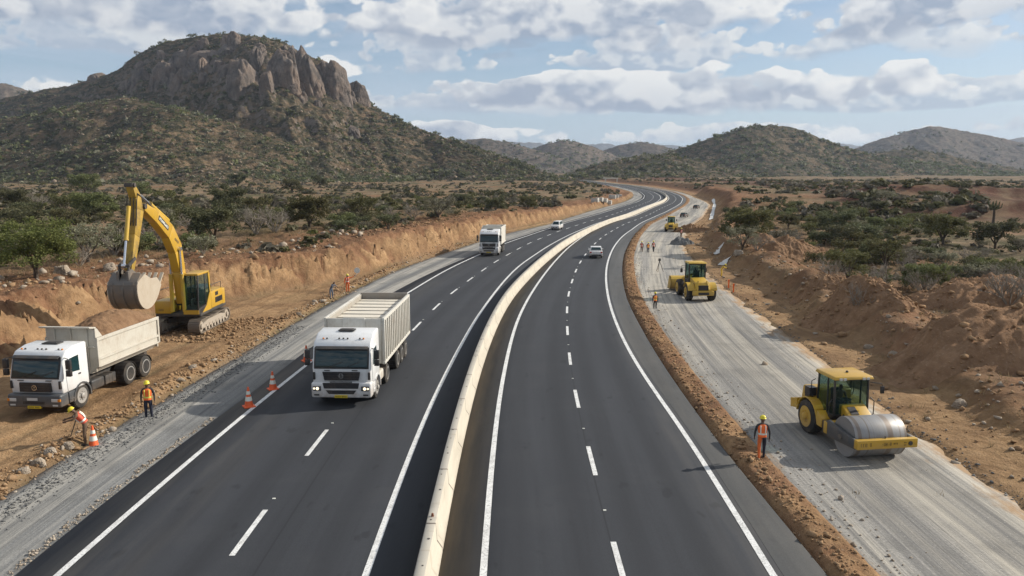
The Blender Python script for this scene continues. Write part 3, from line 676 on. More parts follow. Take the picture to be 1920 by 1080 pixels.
H8 = Hill([(760,296),(900,278),(960,268),(1000,267),(1050,276),(1100,271),(1130,268),(1170,276),(1220,273),(1260,272),(1330,284),(1480,284),(1560,270),(1600,272),(1700,290)], 9000, 1.4, 100, 89)
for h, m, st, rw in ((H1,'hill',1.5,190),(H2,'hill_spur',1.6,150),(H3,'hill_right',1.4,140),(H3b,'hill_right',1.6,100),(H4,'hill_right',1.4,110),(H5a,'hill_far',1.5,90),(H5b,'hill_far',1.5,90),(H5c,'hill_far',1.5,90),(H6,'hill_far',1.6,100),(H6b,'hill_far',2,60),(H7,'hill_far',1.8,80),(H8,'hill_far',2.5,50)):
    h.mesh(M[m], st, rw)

# granite domes and cliffs on the summit
ico = bmesh.new(); bmesh.ops.create_icosphere(ico, subdivisions=5, radius=1); IV = np.array([v.co[:] for v in ico.verts]); IF = np.array([[v.index for v in f.verts] for f in ico.faces]); ico.free()
def rock(name, c, r, seed, m, lab=None, cat=None, group=None, fis=1.0, sub=IV, subf=IF):
    v = sub.copy()
    if fis >= 1: v = v / (np.sum(np.abs(v) ** 3.2, axis=1) ** (1 / 3.2))[:, None] * np.array([1 - .22 * 0, 1, 1]); v[:, :2] *= (1 - .34 * np.clip(v[:, 2:], 0, 1) ** 1.6)
    th = np.arctan2(v[:, 1], v[:, 0])
    d = 1 + (.24 if fis >= 1 else .16) * fbm(v[:, 0] * 1.6 + seed, v[:, 1] * 1.6 + v[:, 2], 4, seed)
    d += fis * (.10 * ridged(th * 2.2 + seed, v[:, 2] * .55, 3, seed + 2) - .04) + .06 * fbm(th * 5, v[:, 2] * 5, 3, seed + 4)
    rr_ = np.random.default_rng(seed); P_ = v * d[:, None]
    for _ in range(int(16 * fis)):
        nn = rr_.normal(size=3); nn[2] = abs(nn[2]) * .38; nn /= np.linalg.norm(nn); k = rr_.uniform(.70, .98); e = np.clip(P_ @ nn - k, 0, None); P_ = P_ - (e * .88)[:, None] * nn
    for _ in range(int(9 * fis)):
        t0 = rr_.uniform(-3.14, 3.14); dth = (th - t0 + .25 * np.sin(v[:, 2] * 4 + t0) + 3.1416) % 6.2832 - 3.1416; P_ = P_ * (1 - rr_.uniform(.10, .26) * np.exp(-(dth / rr_.uniform(.03, .09)) ** 2) * (v[:, 2] < rr_.uniform(.5, 1.1)))[:, None]
    v = P_; d = 1 + .05 * fbm(v[:, 0] * 5 + seed, v[:, 2] * 3 + v[:, 1] * 5, 4, seed + 9)
    if fis >= 1: hb_ = v[:, 2] * 2.3 + seed + .5 * fbm(v[:, 0] * 2, v[:, 1] * 2, 2, seed); d = d * (1 - .07 * np.exp(-((hb_ % 1 - .5) / .09) ** 2)) + .05 * fbm(v[:, 0] * 9, v[:, 2] * 7 + v[:, 1] * 9, 3, seed + 3)
    hgt = v[:, 2]
    V = np.stack([v[:, 0] * d * r[0], v[:, 1] * d * r[1], hgt * (.7 + .3 * d) * r[2]], -1) + np.array(c)
    o = npmesh(name, V, subf, m); return tag(o, lab, cat, group)
ROCKS = [(445,106,178,76,'rounded granite dome standing forward of the summit cliffs'),(524,84,164,66,'broad grey granite cliff right of the forward dome'),(568,82,168,96,'tall fissured granite cliff at the top of the summit'),
 (614,104,176,62,'smooth granite shoulder with a slanting right edge'),(640,136,184,34,'narrow granite slab low on the right shoulder'),(666,152,188,40,'last small granite outcrop down the right ridge'),
 (338,82,140,74,'granite knob on the left half of the summit'),(304,112,158,52,'stepped granite crag below the left summit knob'),(256,126,158,44,'low granite crag on the left ridge'),
 (176,134,154,44,'isolated granite boulder far down the left ridge'),(392,82,118,70,'wide granite face under the highest trees'),(482,82,132,50,'granite boulder between the summit faces'),
 (430,76,104,50,'small granite face just under the skyline'),(284,144,174,26,'small granite block under the left crags'),(340,124,162,60,'sloping granite slab beneath the left knob'),(498,128,172,26,'narrow granite rib beside the forward dome'),(234,142,166,24,'small crag at the left end of the cliffs'),(656,168,186,18,'little granite tooth on the right ridge'),
 (545,120,172,40,'lower granite buttress under the tall cliff'),(590,130,176,34,'stubby granite buttress between cliff and shoulder'),(372,104,140,40,'half-buried granite face between knob and dome')]
for i, (px, p0, p1, w, lab) in enumerate(ROCKS):
    x, y, z = H1.hit(px, p1 - 3, 620, 1080); sc = y / F; hh = (p1 - p0) * sc
    kx = .56 + .16 * math.sin(i * 2.7); rock('granite_outcrop', (x, y + w * sc * .38, z - hh * .16), (w * sc * kx, w * sc * .55, hh * .97), 100 + i * 7, M['granite'], lab, 'rock outcrop', 'granite outcrops crowning the hill')

for i in range(46):
    px = rng.uniform(250, 665); top = np.interp(px, H1.q, H1.w); py = top + rng.uniform(14, 92) * (1 if px > 300 else .6); w = rng.uniform(9, 26); hp = w * rng.uniform(.8, 1.7)
    x, y, z = H1.hit(px, py, 620, 1080); sc = y / F
    rock('granite_block', (x, y + w * sc * .2, z), (w * sc * .6, w * sc * .6, hp * sc * .62), 500 + i * 3, M['granite'], 'small granite block among the summit cliffs and bushes', 'boulder', 'small granite blocks on the summit')
# ------------------------------------------------------------------ vegetation
def leaves(n, cent, rad, size, squash=.75):
    """n leaf quads around clump centres"""
    i = rng.integers(0, len(cent), n); d = rng.normal(size=(n, 3)); d /= np.linalg.norm(d, axis=1)[:, None]; r = rng.random(n) ** .45
    c = cent[i] + d * (r * rad[i])[:, None] * np.array([1, 1, squash])
    a = rng.normal(size=(n, 3)); a[:, 2] *= .6; a /= np.linalg.norm(a, axis=1)[:, None]; b = np.cross(a, rng.normal(size=(n, 3))); b /= np.linalg.norm(b, axis=1)[:, None]
    s = size * rng.uniform(.6, 1.35, n); a = a * s[:, None]; b = b * (s * .6)[:, None]
    V = np.stack([c - a, c + b, c + a, c - b], 1).reshape(-1, 3); return V, np.arange(len(V)).reshape(-1, 4)
def limbs(mb, base, n, spread, h, r, rnd, low=.25):
    tips = []
    for k in range(n):
        a = k * 2 * math.pi / n + rnd.uniform(-.5, .5); e = rnd.uniform(.55, 1.0) * spread; b0 = Vector(base) + Vector((0, 0, h * low * rnd.uniform(.3, 1)))
        p = [b0]; 
        for j in (1, 2, 3):
            t = j / 3; p.append(Vector((base[0] + math.cos(a) * e * t ** .9 + rnd.uniform(-.1, .1) * spread * .4, base[1] + math.sin(a) * e * t ** .9 + rnd.uniform(-.1, .1) * spread * .4, b0.z + (h * rnd.uniform(.78, .98) - b0.z) * (t ** .75))))
        mb.tube(p, [r * .55, r * .4, r * .26, r * .12], 5)
        for q in range(3):
            c = p[2].lerp(p[3], rnd.random()); a2 = a + rnd.uniform(-1.2, 1.2); tip = c + Vector((math.cos(a2), math.sin(a2), rnd.uniform(.1, .7))) * spread * .32
            mb.tube([c, c.lerp(tip, .5) + Vector((0, 0, .05)), tip], [r * .2, r * .14, r * .06], 4); tips.append(tip)
        tips += [p[3], p[2].lerp(p[3], .5)]
    return tips
def tree_proto(name, seed, w, h, leaf, nleaf, lsize, trunks=4, dense=1.0, flat=.55):
    rnd = random.Random(seed); root = bpy.data.objects.new(name, None); col.objects.link(root)
    mb = MB(); mb.tube([(0, 0, -.3), (.03, 0, h * .12), (.06, .03, h * .24)], [h * .05, h * .04, h * .034], 7)
    tips = limbs(mb, (0, 0, 0), trunks, w * .42, h, h * .048, rnd, .2)
    tr = mb.build('trunk', M['bark'], root, smooth=True)
    C_ = [t for t in tips]
    for _ in range(int(34 * dense)):
        a = rnd.random() * 6.283; q = math.sqrt(rnd.random()); zz = h * (.34 + .60 * rnd.random() * (1 - .55 * q * q)) 
        C_.append(Vector((math.cos(a) * q * w * .47, math.sin(a) * q * w * .47, zz)))
    cent = np.array([c[:] for c in C_]); rad = np.array([w * rnd.uniform(.075, .15) for _ in C_])
    V, f = leaves(nleaf, cent, rad, lsize, .7); V[:, 2] = np.maximum(V[:, 2], h * .13)
    npmesh('crown', V, f, M[leaf], root, smooth=False); return root
def shrub_proto(name, seed, w, h, leaf, nleaf, lsize, twig=5):
    rnd = random.Random(seed); mb = MB(); tips = limbs(mb, (0, 0, -.1), twig, w * .4, h * .9, h * .05, rnd, .08)
    C_ = tips + [Vector((rnd.gauss(0, w * .22), rnd.gauss(0, w * .22), h * rnd.uniform(.2, .8))) for _ in range(16)]
    cent = np.array([c[:] for c in C_]); V, f = leaves(nleaf, cent, np.array([w * rnd.uniform(.1, .2) for _ in C_]), lsize, .8); V[:, 2] = np.maximum(V[:, 2], .02)
    vs = np.vstack([np.array(mb.v), V]); tw = [q for q in mb.f if len(q) == 4]
    ff = np.vstack([np.array(tw), f + len(mb.v)]); mi = np.r_[np.zeros(len(tw)), np.ones(len(f))]
    return npmesh(name, vs, ff, [M['bark'] if leaf != 'leaf_grey' else M['dry'], M[leaf]], smooth=False, mi=mi)
def dry_proto(name, seed, w, h, n=7):
    rnd = random.Random(seed); mb = MB()
    def grow(p, d, l, r, lv):
        q = p + d * l * .5 + Vector((rnd.gauss(0, .05), rnd.gauss(0, .05), 0)) * l; e = p + d * l; mb.tube([p, q, e], [r, r * .8, r * .55], 4)
        if lv == 0: return
        for _ in range(3 if lv > 1 else 4):
            dd = (d + Vector((rnd.gauss(0, .55), rnd.gauss(0, .55), rnd.gauss(.12, .3)))).normalized(); grow(q.lerp(e, rnd.random()), dd, l * rnd.uniform(.5, .8), r * .55, lv - 1)
    for k in range(n):
        a = k * 6.283 / n + rnd.uniform(-.4, .4); grow(Vector((0, 0, -.1)), Vector((math.cos(a) * w / h * .45, math.sin(a) * w / h * .45, 1)).normalized(), h * rnd.uniform(.45, .65), h * .024, 3)
    return mb.build(name, M['dry'])
# ------------------------------------------------------------------ vehicles
def wheel(root, x, y, r, w, rim_m='rim', side=1, dual=False, n=28):
    mb = MB(); s = side
    prof = [(r * .60, -w / 2), (r * .86, -w / 2), (r * .97, -w * .42), (r, -w * .3), (r, w * .3), (r * .97, w * .42), (r * .86, w / 2), (r * .60, w / 2)]
    mb.lathe(prof, (x, y, r), 'x', n)
    for k in range(n):                                   # tread lugs
        a = 2 * math.pi * k / n; c, d = math.cos(a), math.sin(a)
        mb.bar((x - w * .34, y + c * r, r + d * r), (x + w * .34, y + c * r, r + d * r), r * .09, r * .05, (0, c, d))
    o = mb.build('wheel', M['rubber'], root, smooth=True)
    q = MB(); f = x + s * w * .5
    dish = -s * (w * .28 if dual else -.01)
    q.lathe([(r * .62, -s * w * .02), (r * .64, s * .012), (r * .56, s * .015), (r * .50, dish * .6), (r * .24, dish), (r * .22, dish + s * .07), (r * .12, dish + s * .1)], (f, y, r), 'x', 20)
    for k in range(8):
        a = k * math.pi / 4; q.cyl((f + dish, y + math.cos(a) * r * .34, r + math.sin(a) * r * .34), (f + dish + s * .035, y + math.cos(a) * r * .34, r + math.sin(a) * r * .34), r * .04, n=6)
    q.build('rim', M[rim_m] if isinstance(rim_m, str) else rim_m, o, smooth=True); return o

def glyphs(mb, x0, x1, y, z0, z1, n, seed):
    """small raised letter strokes in the plane y = const (the writing is too small to read)"""
    rd = random.Random(seed); w = (x1 - x0) / n
    for i in range(n):
        a = x0 + i * w + w * .12; b = a + w * .7; t = w * .16
        if rd.random() < .85: mb.box(a, a + t, y - .004, y, z0, z1)
        if rd.random() < .7: mb.box(b - t, b, y - .004, y, z0, z1)
        for zz in (z0, (z0 + z1) / 2, z1):
            if rd.random() < .6: mb.box(a + t, b - t, y - .0042, y, zz - (t * .5 if zz > z0 else 0), zz + (t * .5 if zz < z1 else 0))

def seated(mb, x, y, z, s=1.0):
    mb.lathe([(.10, 0), (.19, .1), (.2, .35), (.17, .5), (.07, .56), (.065, .62)], (x, y, z), 'z', 10)
    mb.lathe([(.03, 0), (.085, .05), (.1, .13), (.09, .2), (.03, .25)], (x, y, z + .6), 'z', 10)

def truck(kind, loc, rz, W, label, lit=False):
    t = thing('tipper_truck', loc, rz, label, 'truck'); h = W / 2; A = kind == 'semi'; Bk = kind == 'dump'; C_ = kind == 'rigid'
    wm = M['white']
    if Bk: prof = [(.10, .98), (.02, 1.72), (.30, 2.62), (.50, 2.84), (1.1, 2.98), (1.98, 3.0), (2.02, .98)]; ws = ((.02, 1.76), (.285, 2.58))
    else:  prof = [(.10, .98), (.02, 1.80), (.26, 2.72), (.46, 2.98), (1.05, 3.26), (2.05, 3.34), (2.1, .98)]; ws = ((.02, 1.84), (.25, 2.68))
    cm = MB(); hn = h - .10
    cm.prism(prof, 'x', -h + .02, h - .02)
    cab = cm.build('cab', wm, t, bevel=.09, seg=3)
    (ya, za), (yb, zb) = ws; dn = .028
    fr = MB(); fr.prism([(ya - dn, za - .08), (yb - dn, zb + .06), (yb + .1, zb + .06), (ya + .1, za - .08)], 'x', -h + .10, h - .10); fr.build('windscreen_frame', M['black'], t, bevel=.03)
    gl = MB(); gl.prism([(ya - dn - .016, za), (yb - dn - .016, zb - .02), (yb + .08, zb - .02), (ya + .08, za)], 'x', -h + .17, h - .17); gw = gl.build('windscreen', M['glass'], t, bevel=.02)
    wi = MB()
    for a in (-.55, .25): wi.bar((a, ya - dn - .035, za + .03), (a + .62, ya - dn + .03, za + .26), .025, .02)
    wi.build('wiper', M['black'], gw)
    for s in (-1, 1):                                     # doors, windows, mirrors
        d = MB(); d.prism([(.42, 1.05), (.36, 1.78), (.55, zb - .02), (1.36, zb + .04), (1.40, 1.05)], 'x', s * (h - .05), s * (h + .004)); do = d.build('door', wm, t, bevel=.012)
        g = MB(); g.prism([(.47, 1.86), (.62, zb - .10), (1.26, zb - .06), (1.30, 1.80)], 'x', s * (h - .05), s * (h + .018)); g.build('window', M['glass'], do)
        k = MB(); k.box(min(s * h, s * (h + .04)), max(s * h, s * (h + .04)), 1.2, 1.34, 1.62, 1.68); k.build('handle', M['black'], do)
        m_ = MB(); xo = s * (h + .24)
        m_.tube([(s * (h - .02), .36, zb), (xo, .22, zb - .02), (xo, .22, 1.9)], .022, 6); m_.box(xo - .11, xo + .11, .16, .30, zb - .48, zb - .06); m_.box(xo - .11, xo + .11, .16, .30, zb - .80, zb - .52)
        m_.build('mirror', M['black'], t, bevel=.03)
        st = MB(); st.box(min(s * (h - .25), s * (h + .01)), max(s * (h - .25), s * (h + .01)), .45, .92, .5, .98); st.box(min(s * (h - .2), s * (h + .03)), max(s * (h - .2), s * (h + .03)), .5, .88, .62, .68)
        st.build('step', M['greyp' if Bk else 'white'], t, bevel=.02)
    for s in (-1, 1):                                     # wheel-arch liners
        ar = MB()
        pts = [(1.38 + .66 * math.cos(a), .56 + .66 * math.sin(a)) for a in np.linspace(-.15, math.pi + .15, 12)]; inn = [(1.38 + .58 * math.cos(a), .56 + .58 * math.sin(a)) for a in np.linspace(-.15, math.pi + .15, 12)]
        x0, x1 = sorted((s * (h - .42), s * (h + .035)))
        for i in range(11): ar.hexa([(x0, *inn[i]), (x1, *inn[i]), (x1, *inn[i + 1]), (x0, *inn[i + 1]), (x0, *pts[i]), (x1, *pts[i]), (x1, *pts[i + 1]), (x0, *pts[i + 1])])
        ar.build('mudguard', M['greyp'] if Bk else M['white'], t)
    # front: grille, emblem, bumper, lamps, plate
    g = MB()
    if Bk:
        g.box(-.72, .72, -.035, .2, 1.10, 1.52)
        for z in (1.18, 1.29, 1.40): g.box(-.69, .69, -.06, -.036, z, z + .05)
    else:
        g.prism([(-.88, 1.62), (.88, 1.62), (.80, 1.22), (-.80, 1.22)], 'y', -.035, .2); g.prism([(-.78, 1.10), (.78, 1.10), (.62, .84), (-.62, .84)], 'y', -.12, .2) 
        for z in (1.30, 1.42, 1.54): g.box(-.82, .82, -.06, -.036, z, z + .035)
    go = g.build('grille', M['black'], t)
    e = MB(); R0 = .11; cz = 1.31 if Bk else 1.45
    for i in range(16):
        a, b_ = i * math.pi / 8, (i + 1) * math.pi / 8; e.bar((R0 * math.cos(a), -.075, cz + R0 * math.sin(a)), (R0 * math.cos(b_), -.075, cz + R0 * math.sin(b_)), .025, .03)
    if Bk: e.bar((-.06, -.075, cz + .04), (.06, -.075, cz + .04), .025); e.bar((0, -.075, cz - .07), (0, -.075, cz + .04), .025)
    else: 
        for a in (-.07, 0, .07): e.bar((a, -.075, cz - .09), (a + .02, -.075, cz + .09), .028)
    e.build('emblem', M['chrome'], go)
    if not Bk:
        p = MB(); p.box(-.52, .52, -.14, -.1, 1.13, 1.19); glyphs(p, -.2, .2, -.141, 1.135, 1.185, 8, 3); p.build('badge_strip', M['chrome'], t)
    bu = MB()
    if Bk:
        bu.prism([(-h - .02, .44), (h + .02, .44), (h + .02, 1.02), (-h - .02, 1.02)], 'y', -.18, .42); bo_ = bu.build('bumper', M['greyp'], t, bevel=.09, seg=3)
        q = MB(); q.box(-.5, .5, -.195, -.1, .60, .72); q.build('bumper_grille', M['black'], bo_)
    else:
        bu.prism([(-h - .02, .40), (h + .02, .40), (h + .02, 1.14), (-h - .02, 1.14)], 'y', -.14, .42); bo_ = bu.build('bumper', wm, t, bevel=.10, seg=3)
        q = MB(); q.prism([(-.72, .78), (.72, .78), (.58, .60), (-.58, .60)], 'y', -.155, .1); q.prism([(-.86, 1.12), (.86, 1.12), (.80, .86), (-.80, .86)], 'y', -.15, .1); q.build('bumper_grille', M['black'], bo_)
    for s in (-1, 1):
        xa, xb = sorted((s * (h - .06), s * (h - (.42 if Bk else .46)))); z0, z1 = (.70, .86) if Bk else (.74, .98)
        b2 = MB(); b2.box(xa, xb, -.195 if Bk else -.158, .1, z0, z1); hl = b2.build('headlight', M['lamp_off' if Bk or not lit else 'greyp'], t, bevel=.03)
        if lit:
            l = MB(); l.cyl(((xa + xb) / 2 - s * .02, -.165, .86), ((xa + xb) / 2 - s * .02, -.10, .86), .075, n=12); l.cyl(((xa + xb) / 2 + s * .13, -.162, .86), ((xa + xb) / 2 + s * .13, -.10, .86), .05, n=12); l.build('bulb', M['lamp_on'], hl)
        if Bk:
            xa, xb = sorted((s * (h + .005), s * (h - .12))); b2 = MB(); b2.box(xa, xb, -.2, .1, .72, .84); b2.build('indicator', M['amber'], t, bevel=.01)
        xa, xb = sorted((s * (h - .12), s * (h - .36))); b2 = MB(); b2.box(xa, xb, -.192 if Bk else -.152, .0, .52, .59); b2.build('fog_lamp', M['black' if not Bk else 'lamp_off'], t)
    pl = MB(); pl.box(-.3, .3, -.2, -.1, .43 if not Bk else .40, .55 if not Bk else .52); po = pl.build('licence_plate', M['plate'], t)
    gm = MB(); glyphs(gm, -.26, .26, -.201, .455 if not Bk else .425, .525 if not Bk else .495, 7, 11); gm.build('plate_characters', M['black'], po)
    if Bk: p2 = MB(); p2.box(-.3, .18, -.2, -.1, .76, .88); p2.build('name_plate', M['lamp_off'], t)
    for s in (-1, 1):
        xa, xb = sorted((s * (h - .05), s * (h - .15))); q = MB(); q.box(xa, xb, -.01, .12, 1.24, 1.60); q.build('air_deflector', M['black'], t, bevel=.02)
    q = MB(); q.prism([(yb - .20, zb + .02), (yb - .03, zb + .12), (yb + .02, zb + .10), (yb - .17, zb - .02)], 'x', -h + .16, h - .16); q.build('sun_visor', M['dark'], t, bevel=.01)
    q = MB(); [q.box(x, x + .26, ya - .045, ya + .02, za - .16, za - .13) for x in (-.8, .5)]; q.build('washer_vent', M['black'], t)
    ro = MB(); zr_ = 2.99 if Bk else 3.31
    ro.box(-.38, .38, 1.15, 1.6, zr_, zr_ + .055); ro.box(-.30, .30, 1.2, 1.55, zr_ + .055, zr_ + .08); ro.build('roof_hatch', M['dark'], t, bevel=.02)
    for x in (-.95, -.78, -.2, .0, .2, .78, .95):
        q = MB(); q.lathe([(.045, 0), (.04, .05), (.02, .065)], (x, .64 if Bk else .60, 2.87 if Bk else 3.06), 'z', 8); q.build('marker_lamp', M['amber' if abs(x) > .9 else 'dark'], t)
    # chassis, tank, fenders
    L = {'semi': 10.2, 'dump': 8.2, 'rigid': 7.8}[kind]
    ch = MB()
    for x in (-.45, .37): ch.box(x, x + .08, .5, L, .78, 1.06)
    for y in np.arange(1.0, L, 1.3): ch.box(-.45, .45, y, y + .1, .82, 1.0)
    axles = {'semi': [1.38, 4.0, 7.0, 8.25, 9.5], 'dump': [1.38, 5.3, 6.75], 'rigid': [1.38, 5.0, 6.25]}[kind]
    for y in axles: ch.cyl((-h + .15, y, .52), (h - .15, y, .52), .09, n=10)
    ch.build('chassis', M['dark'], t)
    for s in (-1, 1):
        xa, xb = sorted((s * (h - .52), s * (h - .06))); y0, y1 = (2.2, 3.2)
        tk = MB(); tk.box(xa, xb, y0, y1, .52, 1.02); tk.build('fuel_tank', M['dark' if Bk else 'white_bed'], t, bevel=.09, seg=3)
        if not A or True:
            tk = MB(); tk.box(xa, xb, y1 + .06, y1 + (.9 if Bk else .1), .55, .98); [tk.box(xa - .01, xb + .01, yy, yy + .05, .53, 1.0) for yy in np.arange(y1 + .1, y1 + (.85 if Bk else .12), .25)]; tk.build('side_box', M['dark'], t, bevel=.015)
    for s in (-1, 1):
        for y in axles:
            ft = y == axles[0]; wheel(t, s * (h - (.19 if ft else .30)), y, .57 if Bk else .53, .32 if ft else .56, 'rim', s, dual=not ft)
        for y in axles[1:] if not A else axles[1:2]:
            ax = MB(); x0, x1 = sorted((s * (h - .58), s * (h - .02)))
            pts = [(y + .62 * math.cos(a), .54 + .62 * math.sin(a)) for a in np.linspace(.25, math.pi - .25, 9)]
            for i in range(8): ax.hexa([(x0, *pts[i]), (x1, *pts[i]), (x1, *pts[i + 1]), (x0, *pts[i + 1]), (x0, pts[i][0], pts[i][1] + .03), (x1, pts[i][0], pts[i][1] + .03), (x1, pts[i + 1][0], pts[i + 1][1] + .03), (x0, pts[i + 1][0], pts[i + 1][1] + .03)])
            ax.build('rear_fender', M['black'], t)
    ex = MB(); ex.tube([(h - .25, 2.28, 1.0), (h - .25, 2.28, 2.6)], .06, 8); ex.build('exhaust_stack', M['dark'], t)
    # tipper body
    b = MB(); bm_ = M['white_bed'] if A else M['cream_bed'] if Bk else M['white_bed']
    if A:
        y0, y1, z0, z1 = 2.75, 10.3, 1.32, 3.62; w = .07
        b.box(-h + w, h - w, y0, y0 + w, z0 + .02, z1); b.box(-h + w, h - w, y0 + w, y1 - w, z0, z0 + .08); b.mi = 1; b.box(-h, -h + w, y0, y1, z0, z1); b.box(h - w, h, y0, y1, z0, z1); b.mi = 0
        for s in (-1, 1):
            xa, xb = sorted((s * h, s * (h + .13)))
            for y in np.linspace(y0 + .05, y1 - .14, 16): b.box(xa, xb, y, y + .11, z0 + .14, z1 - .12)
            b.box(xa, xb + 0 if s > 0 else xb, y0, y1, z1 - .12, z1 + .03); b.box(xa, xb, y0, y1, z0 - .02, z0 + .14)
        b.prism([(y0 - .02, z1 + .03), (y0 + w, z1 + .03), (y0 + w, z0 + .9), (y0 - .34, z0 + .9)], 'x', -.55, .55)
        b.build('tipper_body', [bm_, paint('shade_grime_panel', (.33, .31, .27), .6, amt=.8)], t, bevel=.012, seg=1)  # side panels coloured darker to paint in shade between the ribs, plus grime
        tg = MB(); tg.box(-h + .01, h - .01, y1 - w, y1 + .04, z0, z1 + .10); tg.build('tailgate', paint('tailgate_paint', (.30, .27, .23), .6, amt=.6), t)
        tp = MB()
        for i, y in enumerate(np.linspace(y0 + .12, y1 - .75, 14)): tp.box(-h + .09, h - .09, y, y + .42, z1 - .33 + .03 * (i % 2), z1 - .28 + .03 * (i % 2))
        tp.build('load_cover', plain('canvas_cover', (.62, .57, .48), .85, .12, 3), t, bevel=.02, seg=1)
    elif Bk:
        y0, y1, z0, z1 = 2.65, 8.15, 1.26, 2.95; w = .07
        for s in (-1, 1):
            xa, xb = sorted((s * (h - w), s * h)); b.box(xa, xb, y0, y1, z0 + .30, z1)
            b.prism([(s * (h - .30), z0), (s * h, z0 + .30), (s * (h - w), z0 + .32), (s * (h - .32), z0 + .06)], 'y', y0, y1)
            xa, xb = sorted((s * h, s * (h + .07)))
            b.box(xa, xb, y0, y1, z1 - .14, z1 + .02); b.box(xa, xb, y0 + .1, y1 - .1, z0 + .62, z0 + .74); b.box(xa, xb, y0 + .1, y1 - .1, z0 + .28, z0 + .36)
            b.box(xa, xb, y0, y0 + .16, z0 + .3, z1 - .14); b.box(xa, xb, y1 - .14, y1, z0 + .3, z1 - .14)
            b.prism([(y0, z1 + .02), (y0, 3.42), (y0 + .18, 3.40), (y0 + .55, z1 + .02)], 'x', *sorted((s * (h - w), s * h)))
        b.box(-h + .3, h - .3, y0, y1, z0 - .02, z0 + .06)
        b.box(-h + w, h - w, y0, y0 + w, z0 + .06, 3.42)
        b.prism([(y0 + .06, 3.42), (y0 - .42, 3.50), (y0 - .46, 3.58), (y0 + .06, 3.50)], 'x', -h - .02, h + .02)
        for x in (-.8, 0, .8): b.box(x, x + .07, y0 - .07, y0, 1.5, 3.40)
        b.box(-h + w, h - w, y0 - .07, y0, 2.5, 2.58)
        b.build('tipper_body', bm_, t, bevel=.012, seg=1)
        tg = MB(); tg.box(-h + w, h - w, y1 - w, y1 + .02, z0 + .06, z1 - .1); tg.box(-h + w, h - w, y1 + .02, y1 + .09, z1 - .25, z1 - .1); tg.build('tailgate', bm_, t)
    else:
        y0, y1, z0, z1 = 2.55, 7.7, 1.25, 3.5; w = .08
        b.box(-h, -h + w, y0, y1, z0, z1); b.box(h - w, h, y0, y1, z0, z1); b.box(-h + w, h - w, y0, y0 + w, z0, z1 + .25); b.box(-h + w, h - w, y1 - w, y1, z0, z1); b.box(-h + w, h - w, y0, y1, z0 - .01, z0 + .06)
        for s in (-1, 1):
            xa, xb = sorted((s * h, s * (h + .06)))
            for zz in (z0, z1 - .14): b.box(xa, xb, y0, y1, zz, zz + .14)
            for yy in (y0, y1 - .14): b.box(xa, xb, yy, yy + .14, z0 + .14, z1 - .14)
        b.build('tipper_body', bm_, t, bevel=.012, seg=1)
    return t

hz = lambda x, y: float(height(np.array([x]), np.array([y]))[0])
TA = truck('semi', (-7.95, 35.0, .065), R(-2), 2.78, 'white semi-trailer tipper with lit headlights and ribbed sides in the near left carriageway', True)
tb = (-21.05, 33.1); zb_ = max(hz(-21, 36), hz(-20, 34), hz(-21.5, 39)) + .02
TB = truck('dump', (*tb, zb_), R(-4.5), 2.45, 'white tipper truck with dark bumper loaded with earth beneath the excavator bucket')
TC = truck('rigid', (-2.95, 98.4, .065), R(-6), 2.5, 'smaller white tipper truck farther up the left carriageway by the sandy cut bank')
# the earth in the bed
n = 40; u, v = np.meshgrid(np.linspace(-1, 1, n), np.linspace(-1, 1, n * 2)); hh = 1.86 - .36 * np.clip(np.abs(u), 0, 1) ** 2 + .42 * np.clip(1 - (v - .15) ** 2 * 1.6, 0, 1) * (1 - u * u) + .10 * fbm(u * 3, v * 7, 5, 5) + .05 * ridged(u * 4, v * 9, 3, 8)
hh -= .30 * sstep(-.45, -1, v)
ld = npmesh('earth_load', np.stack([u * 1.13, 5.4 + v * 2.66, 1.38 + hh], -1).reshape(-1, 3), gridfaces(n * 2, n), M['load'])
ld.location = TB.location; ld.rotation_euler = TB.rotation_euler; tag(ld, 'heap of brown earth filling the tipper bed under the bucket', 'earth')

# ---- crawler excavator
def ribbon(mb, prof, x0, x1):
    mb.prism(prof, 'x', x0, x1)
def beam(mb, pts, ws, x0, x1):
    """a bent box beam in the y-z plane: centre points with depths"""
    P = [Vector((0, *p)) for p in pts]; up, dn = [], []
    for i, p in enumerate(P):
        d = (P[min(i + 1, len(P) - 1)] - P[max(i - 1, 0)]).normalized(); nrm = Vector((0, -d.z, d.y)) * ws[i] / 2; up.append(p + nrm); dn.append(p - nrm)
    for i in range(len(P) - 1):
        mb.hexa([(x0, *dn[i][1:]), (x1, *dn[i][1:]), (x1, *up[i][1:]), (x0, *up[i][1:]), (x0, *dn[i + 1][1:]), (x1, *dn[i + 1][1:]), (x1, *up[i + 1][1:]), (x0, *up[i + 1][1:])])
def cylinder(name, root, p, q, r, frac=.58, m='yellow_dusty'):
    p, q = Vector(p), Vector(q); c = p.lerp(q, frac); a = MB(); a.cyl(p, c, r, n=12); a.cyl(c - (q - p).normalized() * .08, c, r * 1.18, n=12); o = a.build(name, M[m], root, smooth=True)
    b = MB(); b.cyl(c, q, r * .55, n=10); b.cyl(q + Vector((-r, 0, 0)), q + Vector((r, 0, 0)), r * 1.0, n=10); b.build('rod', M['rod'], o, smooth=True); return o
